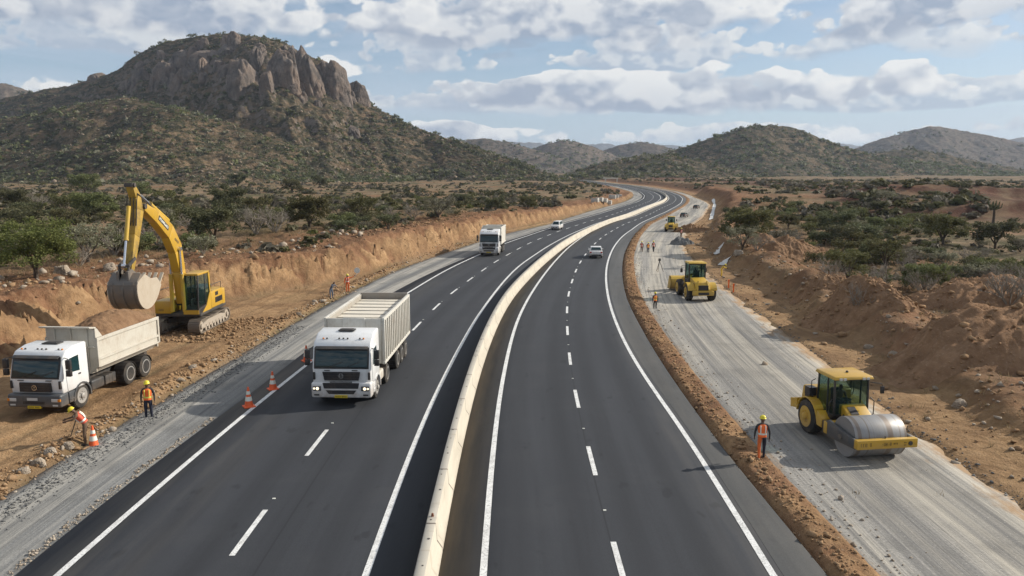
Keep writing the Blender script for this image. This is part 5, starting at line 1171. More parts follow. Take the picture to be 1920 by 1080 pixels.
# ------------------------------------------------------------------ people
def person(loc, rz, label, pose='stand', vest='hivis', shirt='shirt', trousers='navy', helmet='helmet', h=1.75, hand_item=None, pants2=None):
    k = h / 1.75; V, E_, Rr = [], [], []; seg = []
    def add(p, r, par=None, kind='shirt'):
        V.append(Vector(p) * k); Rr.append(r * k); i = len(V) - 1
        if par is not None: E_.append((par, i)); seg.append((par, i, kind))
        return i
    lean = {'stand': 0, 'walk': .03, 'bend': .62, 'reach': .04, 'sit': .12}[pose]
    def tp(x, y, z):   # torso leans forward (-y) from the hip
        dz = z - .95; return (x, y - math.sin(lean) * dz, .95 + math.cos(lean) * dz)
    hp = .95 if pose != 'sit' else .95
    pel = add(tp(0, 0, .95), .145, None); wst = add(tp(0, .0, 1.10), .13, pel); chs = add(tp(0, .0, 1.30), .155, wst); shd = add(tp(0, 0, 1.43), .11, chs); nk = add(tp(0, -.01, 1.52), .055, shd, 'skin'); hd0 = add(tp(0, -.02, 1.61), .085, nk, 'skin'); hd = add(tp(0, -.02, 1.70), .088, hd0, 'skin'); add(tp(0, -.015, 1.76), .06, hd, 'skin')
    for s in (-1, 1):
        if pose == 'sit': hip = add((s * .10, -.03, .92), .10, pel, 'trousers'); kn = add((s * .14, -.46, .95), .075, hip, 'trousers'); an = add((s * .14, -.52, .52), .05, kn, 'trousers'); to = add((s * .15, -.68, .47), .045, an, 'boot')
        else:
            st = {'walk': s * .14, 'bend': -.06, 'stand': 0, 'reach': s * .05}[pose]; sp = .11 if pose != 'bend' else .15; tk_ = 'trousers2' if s < 0 else 'trousers'
            hip = add((s * .10, .0, .90), .105, pel, tk_); kn = add((s * sp, st * .6 - .02, .50), .07, hip, tk_); an = add((s * sp * 1.05, st + .02, .10), .05, kn, tk_); he = add((s * sp * 1.05, st + .0, .05), .052, an, 'boot'); to = add((s * (sp + .02), st - .16, .04), .04, he, 'boot')
        sh = add(tp(s * .19, 0, 1.42), .068, shd, 'shirt')
        if pose == 'reach' and s > 0: el = add((.44, -.10, 1.46), .045, sh); wr = add((.66, -.16, 1.60), .032, el); fd = Vector((.6, -.1, .6))
        elif pose == 'bend': el = add(tp(s * .24, -.26, 1.22), .046, sh); wr = add(tp(s * .16, -.50, 1.18), .033, el); fd = Vector((0, -.9, -.3))
        elif pose == 'sit': el = add(tp(s * .26, -.1, 1.18), .046, sh); wr = add((s * .16, -.42, 1.16), .033, el); fd = Vector((0, -1, .1))
        else: sw = {'walk': -s * .10}.get(pose, 0); el = add(tp(s * .27, .02 + sw * .4, 1.15), .046, sh); wr = add(tp(s * .27, -.03 + sw, .91), .033, el); fd = Vector((0, -.15, -1))
        fd.normalize(); w0 = V[wr] / k; pm = add(w0 + fd * .06, .034, wr, 'skin'); side = fd.cross(Vector((s * 1.0, .2, .1))).normalized(); curl = Vector((-s * .5, -.2, 0))
        for q, (o_, l) in enumerate(((-.027, .070), (-.009, .082), (.009, .078), (.027, .06))):
            b0 = V[pm] / k + side * o_ + fd * .03; a1 = add(b0, .011, pm, 'skin'); a2 = add(b0 + (fd + curl * .3).normalized() * l * .55, .010, a1, 'skin'); add(b0 + (fd + curl * .3).normalized() * l * .55 + (fd + curl).normalized() * l * .45, .008, a2, 'skin')
        a1 = add(w0 + fd * .045 - side * .035, .012, pm, 'skin'); add(w0 + fd * .085 - side * .062 + curl * .015, .010, a1, 'skin')
    me = bpy.data.meshes.new('person'); me.from_pydata([v[:] for v in V], E_, []); me.update(); o = bpy.data.objects.new('person', me); col.objects.link(o)
    md = o.modifiers.new('s', 'SKIN'); md.use_smooth_shade = True; md.branch_smoothing = .3
    for i, sv in enumerate(me.skin_vertices[0].data): sv.radius = (Rr[i] * (1.12 if i < 4 else 1), Rr[i] * (.78 if i < 4 else 1)); sv.use_root = i == 0
    sb = o.modifiers.new('b', 'SUBSURF'); sb.levels = 1; sb.render_levels = 1
    dg = bpy.context.evaluated_depsgraph_get(); m2 = bpy.data.meshes.new_from_object(o.evaluated_get(dg)); bpy.data.objects.remove(o)
    ml = ['shirt', 'trousers', 'skin', 'boot', 'trousers2']; mm = [M[shirt], M[trousers], M['skin'], M['boot'], M[pants2 or trousers]]
    m2.materials.clear(); [m2.materials.append(x) for x in mm]
    cs = np.array([p.center[:] for p in m2.polygons]); best = np.full(len(cs), 1e9); idx = np.zeros(len(cs), int)
    for a, b, kd in seg:
        A = np.array(V[a]); d = np.array(V[b]) - A; tt = np.clip(((cs - A) @ d) / (d @ d + 1e-9), 0, 1); ds = np.linalg.norm(cs - A - tt[:, None] * d, axis=1) - .3 * (Rr[a] + Rr[b]) / 2
        u_ = ds < best; best[u_] = ds[u_]; idx[u_] = ml.index(kd)
    m2.polygons.foreach_set('material_index', idx.astype(np.int32)); m2.polygons.foreach_set('use_smooth', np.ones(len(cs), bool)); m2.name = 'person'
    po = bpy.data.objects.new('person', m2); col.objects.link(po); po.location = loc; po.rotation_euler = (0, 0, rz); tag(po, label, 'person')
    # face: eyes, nose, mouth, ears
    f = MB(); T = Matrix.Translation(Vector(tp(0, 0, .95)) * k) @ Matrix.Rotation(lean, 4, 'X'); f.T = T; z = .68 * k
    f.cyl((0, -.09 * k, z + .02 * k), (0, -.125 * k, z - .01 * k), .012 * k, .018 * k, 6)
    for s in (-1, 1): f.lathe([(.012 * k, -.012 * k), (.026 * k, 0), (.012 * k, .012 * k)], (s * .088 * k, -.015 * k, z), 'x', 8)
    f.build('facial_features', M['skin'], po, smooth=True)
    f = MB(); f.T = T
    for s in (-1, 1): f.cyl((s * .033 * k, -.096 * k, z + .035 * k), (s * .033 * k, -.112 * k, z + .035 * k), .011 * k, n=6)
    f.box(-.025 * k, .025 * k, -.112 * k, -.10 * k, z - .045 * k, z - .037 * k); f.build('eyes_and_mouth', M['boot'], po)
    if helmet:
        f = MB(); f.T = T; f.lathe([(.135 * k, 0), (.135 * k, .012 * k), (.118 * k, .03 * k), (.112 * k, .075 * k), (.08 * k, .118 * k), (.03 * k, .136 * k)], (0, -.02 * k, .735 * k), 'z', 16); f.box(-.07 * k, .07 * k, -.19 * k, -.1 * k, .735 * k, .747 * k); f.build('helmet', M[helmet], po, smooth=True)
    if vest:
        f = MB(); f.T = T; n = 20; rows = [(.0, .168, .135), (.09, .165, .13), (.16, .165, .13), (.30, .19, .14), (.40, .195, .135), (.48, .175, .11), (.515, .11, .08)]
        vs = []
        for zz, a, b in rows: vs += [(a * k * math.cos(q * 2 * math.pi / n), b * k * math.sin(q * 2 * math.pi / n), zz * k) for q in range(n)]
        fs = [(j * n + i, j * n + (i + 1) % n, (j + 1) * n + (i + 1) % n, (j + 1) * n + i) for j in range(len(rows) - 1) for i in range(n)]
        f.add(vs, fs); f.m = [1 if (c // n) == 1 else 0 for c in range(len(fs))]
        for s in (-1, 1): f.mi = 1; f.tube([(s * .09 * k, -.142 * k, .16 * k), (s * .095 * k, -.155 * k, .32 * k), (s * .095 * k, -.13 * k, .48 * k)], .022 * k, 5); f.tube([(s * .09 * k, .142 * k, .16 * k), (s * .095 * k, .155 * k, .32 * k), (s * .095 * k, .13 * k, .48 * k)], .022 * k, 5)
        f.build('vest', [M[vest], M['reflect'] if vest != 'hivis' or pose != 'stand' else M['limeband']], po, smooth=True)
    return po
def pz(px, py): x, y, z = land(px, py); return (x, y, z)
person(pz(280, 788), R(14), 'worker in orange vest and navy trousers standing by the gravel edge near the loaded truck', 'stand', trousers='navy', h=1.78)
person(pz(163, 833), R(-62), 'worker in red vest bending forward with a tool beside a cone', 'bend', 'hivis_red', 'brownc', 'brownc', h=1.72)
person(pz(1427, 861), R(172), 'worker in orange vest walking beside the roller with one orange trouser leg', 'walk', trousers='otrouser', pants2='navy', h=1.66)
wp = person(pz(652, 548), R(18), 'worker in orange raising a paddle beneath the sandy bank', 'reach', 'hivis_red', 'hivis', 'otrouser', h=1.62)
person(pz(621, 560), R(60), 'worker in blue-grey clothes stooping over the stones at the gravel edge', 'bend', None, 'bluec', 'bluec', None, h=1.6)
person(pz(1228, 582), R(190), 'worker in orange vest standing at the near side of the loader', 'stand', trousers='shirt', h=1.45)
person(pz(1203, 474), R(160), 'leftmost of three distant workers on the roadbed, red vest', 'stand', 'hivis_red', trousers='brownc', h=1.55)
person(pz(1215, 475.5), R(10), 'middle of three distant workers on the roadbed, orange vest', 'stand', trousers='navy', h=1.5)
person(pz(1225, 474), R(200), 'rightmost of three distant workers on the roadbed, dark trousers', 'walk', 'hivis_red', trousers='shirt', h=1.6)
person(pz(1352, 519), R(70), 'person in yellow rainwear stooping at the foot of the spoil ridge', 'bend', None, 'yellowc', 'yellowc', 'helmet', h=1.45)
person(pz(1277, 446), R(30), 'small worker in red vest behind the dark gravel cone', 'stand', 'hivis_red', trousers='brownc', h=1.6)
# driver of the roller
ct, sn = math.cos(RZ), math.sin(RZ); dx, dy = 0, .78
person((RO[0] + dx * ct - dy * sn, RO[1] + dx * sn + dy * ct, .50 + .10), RZ, 'roller driver in brown jacket sitting in the cab', 'sit', None, 'brownc', 'navy', None, h=1.62)
# hand-held things
x, y, z = pz(652, 548); tl = MB(); c_, s_ = math.cos(R(18)), math.sin(R(18)); hx, hy = x + .62 * c_ + .16 * s_, y + .62 * s_ - .16 * c_
tl.tube([(hx, hy, z + 1.42), (hx + .25, hy, z + 1.72)], .02, 6); tl.build('paddle_dummy', M['sheet']) if False else None
tl.cyl((hx + .25, hy + .01, z + 1.98), (hx + .25, hy - .01, z + 1.98), .26, n=18); tag(tl.build('signal_paddle', M['sheet']), 'pale signalling paddle held up by the worker under the bank', 'paddle')
x, y, z = pz(163, 833); tl = MB(); tl.tube([(x - .70, y - .1, z + .05), (x - .42, y - .12, z + .72), (x - .25, y - .1, z + 1.2)], .02, 6); tl.box(x - .82, x - .62, y - .16, y - .02, z, z + .06); tag(tl.build('shovel', M['dark']), 'dark long-handled tool held by the bending worker', 'tool')

# ------------------------------------------------------------------ cones
def cone(loc, label, s=1):
    t = thing('traffic_cone', loc, random.uniform(0, 6), label, 'traffic cone', 'traffic cones along the left shoulder', s)
    b = MB(); b.box(-.21, .21, -.21, .21, 0, .05); b.build('base', M['orange'], t, bevel=.015)
    pr = [(.16, .05), (.125, .26), (.085, .46), (.055, .62), (.03, .78)]; b = MB(); b.lathe(pr, (0, 0, 0), 'z', 18); b.build('body', M['orange'], t, smooth=True)
    for (r0, h0, r1, h1) in ((.130, .25, .098, .41), (.080, .50, .058, .62)):
        b = MB(); b.lathe([(r0 + .004, h0), (r1 + .004, h1)], (0, 0, 0), 'z', 18); b.build('reflective_band', M['reflect'], t, smooth=True)
    return t
c0 = cone((*G(467, 765), .06), 'orange traffic cone on the asphalt nearest the camera, left of the edge line', 1.22)
for px, py, s, lb in ((512, 732, 1.18, 'orange traffic cone in the middle of the row along the edge line'), (575, 679, 1.2, 'orange traffic cone at the semi-trailer truck\'s left mirror'), (176, 838, 1.15, 'orange cone standing in gravel beside the bending worker')):
    c = dup(c0); x, y, z = land(px, py) if px < 200 else (*G(px, py), .06); c.location = (x, y, z); c.scale = (s,) * 3; c['label'] = lb
# tiny cones / posts along the works
for px, py, lb in ((1366, 540, 'small marker post at the right edge of the gravel below the spoil ridge'), (1375, 548, 'short stake in the sandy strip right of the loader'), (1236, 512, 'thin survey tripod on the pale gravel left of the loader')):
    x, y, z = land(px, py); b = MB()
    if 'tripod' in lb:
        for a in range(3): b.tube([(x + .5 * math.cos(a * 2.1), y + .5 * math.sin(a * 2.1), z), (x, y, z + 1.35)], .03, 5)
        b.box(x - .12, x + .12, y - .1, y + .1, z + 1.33, z + 1.6); tag(b.build('survey_tripod', M['dark']), lb, 'tripod')
    else: b.box(x - .05, x + .05, y - .05, y + .05, z - .1, z + .75); b.box(x - .06, x + .06, y - .06, y + .06, z + .6, z + .78); tag(b.build('marker_post', M['hivis']), lb, 'post')
# ------------------------------------------------------------------ spoil heaps, stones, sheets
CLODS = []
def heap(cx, cy, rx, ry, h, rot, seed, label, m='heap', name='soil_heap', group='spoil heaps right of the roadbed'):
    n = 150; u, v = np.meshgrid(np.linspace(-1, 1, n), np.linspace(-1, 1, n)); ca, sa = math.cos(rot), math.sin(rot)
    x = cx + u * rx * 1.15 * ca - v * ry * 1.15 * sa; y = cy + u * rx * 1.15 * sa + v * ry * 1.15 * ca
    q = np.sqrt(u * u + v * v) * 1.15 + .16 * fbm(u * 1.8 + seed, v * 1.8, 3, seed); f = np.clip(1 - q, 0, 1); f = 1 - (1 - f) ** 1.35; f = f + .10 * ridged(u * 2.2 + seed, v * 2.2, 3, seed + 12) * sstep(0, .3, f)
    th = np.arctan2(v, u); z = height(x, y) - .15 + h * f * (1 + .18 * fbm(u * 3, v * 3, 3, seed + 2)) + h * .13 * ridged(th * 3.2, q * 1.4, 3, seed + 5) * sstep(0, .2, q) * sstep(0, .25, f) + (.16 * fbm(x * 1.1, y * 1.1, 5, seed, .62) + .06 * ridged(x * 2.3, y * 2.3, 3, seed + 21)) * sstep(0, .1, f) - .25 * (q > 1.02)
    ii = np.flatnonzero((f > .03).ravel()); ii = rng.choice(ii, min(len(ii), 420)); CLODS.append((x.ravel()[ii], y.ravel()[ii], z.ravel()[ii], np.full(len(ii), h)))
    return tag(npmesh(name, np.stack([x, y, z], -1).reshape(-1, 3), gridfaces(n, n), M[m]), label, 'soil heap', group)
heap(28.2, 40.8, 9.5, 3.9, 2.5, .12, 3, 'largest brown soil heap, behind the road roller at the right edge')
heap(24.2, 51.8, 4.6, 2.6, 1.7, -.7, 7, 'brown soil heap up the ridge from the largest one')
heap(36.8, 59.5, 7.0, 3.4, 1.9, .1, 13, 'pale striped soil heap beneath the dry grey branches at the right edge')
heap(33.0, 92.0, 5.4, 3.8, 2.1, .2, 19, 'brown soil heap among the bushes beyond the spoil ridge')
heap(25.4, 61.0, 3.6, 2.0, 1.1, -.8, 29, 'low brown soil heap on the ridge right of the loader')
heap(31.7, 138.5, 3.4, 2.4, 1.4, 0, 23, 'pale soil heap to the right of the distant loader', 'load')
x, y = G(1277, 458); heap(x, y, 1.9, 1.6, 1.25, 0, 31, 'dark gravel cone on the right side of the far roadbed', 'gstone', 'gravel_heap', 'small heaps on the roadbed')
# stones and clods: uncountable rubble along the edges
ico = bmesh.new(); bmesh.ops.create_icosphere(ico, subdivisions=1, radius=1); SV = np.array([v.co[:] for v in ico.verts]); SF = np.array([[v.index for v in f.verts] for f in ico.faces]); ico.free()
def scatter(name, x, y, size, m, sink=.25, z=None, squash=.65):
    n = len(x); z = height(x, y) if z is None else np.broadcast_to(z, (n,)); a = rng.uniform(0, 6.28, n); sx, sy, sz = (rng.uniform(.6, 1.3, (3, n)) * size); V = SV[None] * (1 + .33 * np.clip(rng.normal(size=(n, len(SV), 1)), -1.6, 1.6))
    X = V[..., 0] * sx[:, None]; Y = V[..., 1] * sy[:, None]; W = np.stack([X * np.cos(a)[:, None] - Y * np.sin(a)[:, None] + x[:, None], X * np.sin(a)[:, None] + Y * np.cos(a)[:, None] + y[:, None], V[..., 2] * sz[:, None] * squash + (z + size * (1 - sink) * squash - size * sink * .3)[:, None]], -1)
    o = npmesh(name, W.reshape(-1, 3), (SF[None] + (np.arange(n) * len(SV))[:, None, None]).reshape(-1, 3), M[m], smooth=False); return tag(o, kind='stuff')
def along(key, n, s0, s1, mean, sd, power=1.6):
    s = s0 + (s1 - s0) * rng.random(n) ** power; o = off(key, s) + rng.normal(mean, sd, n); p = at(s, o); return p[:, 0], p[:, 1]
x, y = along('LG', 5200, SN, 190, -.7, .42); scatter('rubble', x, y, rng.gamma(1.3, .024, len(x)) + .016, 'clod')
x, y = along('LG', 700, SN, 170, -.55, .4); scatter('pale_rubble', x, y, rng.gamma(1.3, .032, len(x)) + .02, 'stone')
x, y = along('LG', 9000, SN, 110, .6, .40, 1.8); scatter('grey_gravel', x, y, rng.gamma(1.6, .008, len(x)) + .009, 'gstone', z=.0)
x, y = along('LE', 1500, SN, 90, -.28, .10, 1.8); scatter('edge_gravel', x, y, rng.gamma(1.6, .009, len(x)) + .010, 'stone', z=.01)
x, y = along('RE', 4200, SN, 260, .65, .36); scatter('berm_clods', x, y, rng.gamma(1.4, .020, len(x)) + .015, 'clod')
x, y = along('GL', 1500, SN, 160, .5, .6, 1.8); scatter('berm_gravel', x, y, rng.gamma(1.6, .012, len(x)) + .01, 'stone', z=.0)
x, y = along('GR', 3500, SN, 150, -.1, .45, 1.8); scatter('roadbed_gravel', x, y, rng.gamma(1.5, .013, len(x)) + .012, 'gstone')
x, y = along('GR', 2600, SN, 230, 6.0, 2.8); scatter('spoil_stones', x, y, rng.gamma(1.4, .035, len(x)) + .02, 'clod')
x, y = along('GR', 1500, SN, 200, 10, 5.0); scatter('pale_stones', x, y, rng.gamma(1.5, .045, len(x)) + .025, 'stone')
x, y = along('TOE', 1500, SN, 200, -6.0, 2.6, 1.2); scatter('bank_stones', x, y, rng.gamma(1.4, .05, len(x)) + .03, 'clod')
x, y = along('TOE', 340, SN, 150, -8.0, 2.2, 1.2); scatter('pale_bank_stones', x, y, rng.gamma(2, .08, len(x)) + .04, 'stone')
cx_, cy_, cz_, ch_ = (np.concatenate(a) for a in zip(*CLODS[:6])); scatter('heap_clods', cx_, cy_, rng.gamma(1.3, .035, len(cx_)) + .02, 'clod', z=cz_)
n = 900; x = rng.uniform(-26, -14, n); y = rng.uniform(48, 56, n); x = -20 + rng.normal(0, 1.6, n) + (y - 52) * .35; scatter('churned_clods', x, y, rng.gamma(1.4, .032, n) + .02, 'clod')
# larger stones one can pick out
BO = [(72, 870, .24, 'pale boulder in the rubble edge, lowest at the left'), (95, 850, .22, 'grey-brown boulder beside the lowest pale boulder'), (128, 838, .20, 'boulder just left of the bending worker\'s cone'), (45, 885, .18, 'small boulder at the lower left rubble edge'), (362, 690, .18, 'stone on the rubble edge beyond the standing worker'), (560, 590, .2, 'pale stone on the rubble edge left of the semi-trailer'),
 (118, 512, .62, 'large pale boulder on the red dirt right of the green acacia'), (205, 505, .5, 'pale boulder on the red dirt behind the excavator arm'), (1675, 668, .28, 'pale stone at the foot of the largest soil heap'), (1628, 652, .24, 'small pale stone in the sandy strip below the heaps'), (1800, 762, .32, 'pale stone below the largest heap near the right edge'), (1385, 482, .5, 'pale block in the trench beside the spoil ridge')]
for i, (px, py, s, lb) in enumerate(BO):
    x, y, z = land(px, py); v = SV; rock('boulder', (x, y, z + s * .3), (s * 1.2, s, s * .75), 300 + i * 5, M['stone'], lb, 'boulder', 'larger stones along the works', 1.0)
# white sheets in the trench on the right and pale kerb blocks by the far bend
for i, (pts, lb) in enumerate((([(1337, 372), (1340, 384), (1336, 400), (1333, 412)], 'long white sheet strip beside the far bend of the roadbed'), ([(1352, 498), (1362, 488), (1372, 480)], 'white plastic sheet on the spoil ridge above the yellow figure'), ([(1340, 478), (1347, 470), (1352, 462)], 'grey-white sheet lying in the trench wall'))):
    P = np.array([land(*p) for p in pts]); q = np.linspace(0, len(P) - 1, 30); C_ = np.stack([np.interp(q, range(len(P)), P[:, j]) for j in range(3)], 1); w = (.42 if i == 0 else .4) * (1 + .4 * fbm(q * 2, q * 0, 2, i)); d = np.gradient(C_, axis=0); nn = np.stack([d[:, 1], -d[:, 0]], 1); nn /= np.linalg.norm(nn, axis=1)[:, None]
    rows = []
    for f in np.linspace(-1, 1, 6): rx, ry = C_[:, 0] + nn[:, 0] * w * f, C_[:, 1] + nn[:, 1] * w * f; rows.append(np.stack([rx, ry, height(rx, ry) + .10 + .08 * fbm(q * 3, q * 0 + f * 3, 2, i + 4)], 1))
    V = np.stack(rows, 1); tag(npmesh('plastic_sheet', V.reshape(-1, 3), gridfaces(30, 6), M['sheet']), lb, 'sheet')
blk = None
for i, (px, py) in enumerate(((1116, 383), (1124, 381), (1132, 379.5), (1140, 377.5), (1148, 375), (1154, 372.5), (1160, 370))):
    x, y, z = land(px, py)
    if blk is None:
        b = MB(); b.prism([(-1.1, 0), (1.1, 0), (1.1, 1.2), (-1.1, 1.2)], 'y', -.5, .5); b.prism([(-.7, .25), (.7, .25), (.5, .95), (-.5, .95)], 'y', -.52, -.49); blk = b.build('concrete_block', [M['stone']], bevel=.06); blk.data.materials[0] = plain('pale_concrete', (.46, .43, .38), .9, .2); o = blk
    else: o = blk.copy(); col.objects.link(o)
    o.location = (x, y, z - .1); o.rotation_euler = (0, R(rng.uniform(-8, 8)), R(-35 + 4 * i)); tag(o, 'pale concrete block in the row along the slip road at the far bend', 'concrete block', 'concrete blocks by the far bend')
x, y, z = land(1146, 342); b = MB()
for dx in (-5, 5): b.box(x + dx - .4, x + dx + .4, y - .4, y + .4, z - 1, z + 3.2)
b.box(x - 7, x + 5.8, y - .6, y + .6, z + 3.2, z + 4.0); tag(b.build('low_gantry', plain('gantry_paint', (.6, .57, .5), .7)), 'small pale gantry standing over the far end of the highway', 'gantry')

# ------------------------------------------------------------------ trees and scrub
PT = {'bright': tree_proto('acacia_tree', 3, 5.6, 3.7, 'leaf_bright', 14000, .075, 6, 1.6), 'green': tree_proto('acacia_tree', 9, 5.0, 3.3, 'leaf', 6500, .105, 5), 'dark': tree_proto('acacia_tree', 15, 5.2, 3.6, 'leaf_dark', 7500, .105, 5, 1.1), 'open': tree_proto('acacia_tree', 21, 4.8, 3.6, 'leaf', 3600, .10, 6, .6), 'thin': tree_proto('acacia_tree', 27, 5.0, 3.5, 'leaf_grey', 2600, .095, 6, .6)}
TREES = [('bright', 68, 520, 92, 'bright green bushy acacia at the left edge above the red dirt'), ('dark', 402, 456, 66, 'dark green round acacia just right of the excavator boom'), ('green', 580, 428, 56, 'green acacia with black trunk above the left end of the sandy bank'), ('open', 683, 420, 46, 'acacia with leaning trunk right of the black-trunked one'), ('thin', 822, 412, 38, 'brownish acacia above the middle of the sandy bank'),
 ('dark', 25, 397, 40, 'dark acacia at the left edge behind the red-dirt one'), ('green', 178, 412, 48, 'broad green acacia left of the excavator arm'), ('thin', 300, 440, 46, 'grey sparse tree framed by the excavator arm and boom'), ('dark', 432, 400, 44, 'dark bushy tree behind the round acacia'), ('open', 487, 414, 40, 'open-crowned tree right of the excavator boom'), ('green', 548, 362, 24, 'small lone acacia on the tan slope'), ('dark', 446, 352, 24, 'small dark tree on the tan slope above the boom'), ('green', 262, 372, 28, 'round green tree behind the excavator arm top'), ('green', 160, 363, 34, 'wide green tree on the far left scrub'), ('dark', 600, 352, 18, 'tiny dark tree at the foot of the big hill'),
 ('thin', 165, 492, 66, 'half-bare tree with pale branches beside the bright acacia'), ('thin', 642, 424, 38, 'thin grey-green tree between two acacias on the bank'), ('dark', 930, 398, 26, 'low dark tree above the smaller truck'), ('green', 990, 392, 22, 'low green tree farther along the bank top'),
 ('dark', 1380, 424, 34, 'leftmost dark acacia at the right side of the roadworks'), ('green', 1402, 458, 62, 'tall leaning acacia beside the trench edge'), ('dark', 1570, 446, 48, 'umbrella acacia in the middle of the right-hand scrub'), ('green', 1768, 458, 52, 'rounded acacia with a single trunk on the right'), ('dark', 1865, 466, 48, 'acacia with forked trunks near the right edge'), ('green', 1478, 428, 24, 'small green tree between the leaning and the umbrella acacias'), ('open', 1700, 424, 20, 'small tree behind the rounded acacia'), ('green', 1640, 430, 22, 'low bushy tree right of the umbrella acacia'), ('thin', 1392, 468, 40, 'half-bare twisted tree under the leaning acacia'),
 ('open', 1590, 530, 58, 'sparse acacia behind the bare trunks on the right'), ('open', 1660, 505, 52, 'sparse wide tree right of the bare trunks'), ('green', 1732, 548, 52, 'green bushy tree near the striped heap')]
used = set(); PH = {'bright': 3.7, 'green': 3.3, 'dark': 3.6, 'open': 3.6, 'thin': 3.5}
for kd, px, py, hp, lb in TREES:
    t = PT[kd] if kd not in used else dup(PT[kd]); used.add(kd); x, y, z = land(px, py); k = hp / (F / math.hypot(y, 9)) / PH[kd] * 1.06
    t.location = (x, y, z - .05); t.rotation_euler = (0, 0, rng.uniform(0, 6.28)); t.scale = (k * rng.uniform(.95, 1.1), k, k); tag(t, lb, 'tree', 'acacia trees on the scrub plain')
# euphorbia
x, y, z = land(1862, 418); eu = thing('euphorbia_tree', (x, y, z), 0, 'candelabra tree with a bare black trunk near the right edge', 'tree'); b = MB(); b.tube([(0, 0, -.2), (.05, 0, 1.5), (0, 0, 3.0)], [.28, .22, .2], 7); b.build('trunk', M['bark'], eu)
b = MB()
for i in range(18): a = i * 2.4; e = .4 + .7 * (i % 3) / 2; b.tube([(0, 0, 2.6 + .03 * i), (math.cos(a) * e, math.sin(a) * e, 2.9 + .05 * i), (math.cos(a) * e * 1.15, math.sin(a) * e * 1.15, 3.7 + .05 * i)], [.09, .12, .06], 5)
b.build('crown', M['leaf_dark'], eu)
# bare dry trees and twigs
DP = [dry_proto('dry_bush', 2, 3.0, 2.6, 8), dry_proto('dry_bush', 5, 2.4, 3.0, 5), dry_proto('dry_bush', 8, 4.0, 2.4, 9)]
DRY = [(1645, 560, 66, 1, 'bare grey tree trunk group in front of the sparse acacias'), (1610, 575, 60, 1, 'bare forked dead tree left of the grey trunk group'), (1730, 560, 46, 0, 'dense dry bush above the striped heap'), (1893, 575, 78, 2, 'large bare grey branches at the right edge'), (1700, 520, 44, 1, 'leaning dead tree behind the dry bush'), (1560, 530, 40, 0, 'dry bush at the left end of the right-hand scrub'), (1420, 470, 30, 2, 'low bare bush under the leaning acacia'), (1480, 470, 34, 0, 'dry bush left of the far soil heap'), (1820, 500, 40, 2, 'dry grey bush under the forked acacia'),
 (150, 500, 40, 2, 'low dry bush at the foot of the half-bare tree'), (215, 480, 50, 0, 'grey dry bush left of the excavator arm'), (480, 440, 44, 0, 'grey dry bush right of the boom'), (515, 436, 50, 2, 'wide bare bush left of the black-trunked acacia'), (735, 418, 32, 1, 'bare shrub with upright stems on the bank top'), (775, 412, 26, 0, 'small dry bush left of the brownish acacia'), (70, 395, 34, 2, 'pale bare bush at the far left'), (295, 460, 44, 2, 'tangled dry bush behind the boom'), (360, 440, 40, 0, 'grey bush at the left of the round acacia'), (1870, 540, 44, 0, 'dry bush above the bare branches at the right'), (1770, 540, 42, 2, 'bare spreading bush right of the green bushy tree')]
DH = [2.6, 3.0, 2.4]; used = set()
for px, py, hp, k, lb in DRY:
    o = DP[k] if k not in used else DP[k].copy()
    if k in used: col.objects.link(o)
    used.add(k); x, y, z = land(px, py); s = hp / (F / math.hypot(y, 9)) / DH[k]; o.location = (x, y, z); o.rotation_euler = (0, 0, rng.uniform(0, 6.28)); o.scale = (s, s, s); tag(o, lb, 'dry bush', 'bare grey bushes')

SP_ = [shrub_proto('shrub', 31, 2.6, 1.6, 'leaf', 1500, .085), shrub_proto('shrub', 37, 3.2, 1.9, 'leaf_dark', 1900, .09), shrub_proto('shrub', 41, 2.2, 1.3, 'leaf_dark', 1200, .08), shrub_proto('shrub', 47, 2.4, 1.5, 'leaf_grey', 900, .08), shrub_proto('shrub', 53, 2.8, 1.7, 'leaf', 1400, .085, 7)]
SL = ['green leafy shrub on the scrub plain', 'dark green spreading shrub on the scrub plain', 'low dark green shrub on the scrub plain', 'grey-green sparse shrub on the scrub plain', 'green many-stemmed shrub on the scrub plain']
def scrub_points(n, side, y0, y1, power):
    out = []; 
    y = y0 * (y1 / y0) ** (rng.random(n) ** power); half = .70 * y
    x = np.where(side < 0, -rng.random(n) * half, rng.random(n) * half) if side else rng.uniform(-1, 1, n) * half
    s, o = so(x, y); keep = np.where(o < 0, (off('TOE', s) - o > np.interp(s, [60, 110, 200], [9, 7, 5])), (o - off('GR', s) > np.interp(s, [60, 130, 250], [13, 13, 9])))
    cl = fbm(x / 34, y / 60, 3, 77) + .35 * fbm(x / 9, y / 14, 2, 78)
    dark = (x > 0) & (y > 140) & (y < 240)
    keep &= (cl > rng.normal(.02, .22, n) + np.where(dark, .08, 0)) & ~((np.abs(o) < 30) & (s > 240) & (o > 0) & (s < 420) & (o < 24))
    return x[keep], y[keep]
xa, ya = scrub_points(700, -1, 66, 210, .85); xb, yb = scrub_points(900, 1, 66, 190, .85)
sx = np.r_[xa[:165], xb[:135]]; sy = np.r_[ya[:165], yb[:135]]; sz_ = height(sx, sy); kk = rng.choice(5, len(sx), p=[.22, .20, .16, .28, .14]); used = set()
for x, y, z, k in zip(sx, sy, sz_, kk):
    o = SP_[k] if k not in used else SP_[k].copy()
    if k in used: col.objects.link(o)
    used.add(k); s = rng.gamma(9, .105); o.location = (x, y, z - .05); o.rotation_euler = (0, 0, rng.uniform(0, 6.28)); o.scale = (s * rng.uniform(.9, 1.25), s, s * rng.uniform(.8, 1.1)); tag(o, SL[k], 'shrub', SL[k].replace('shrub', 'shrubs'))

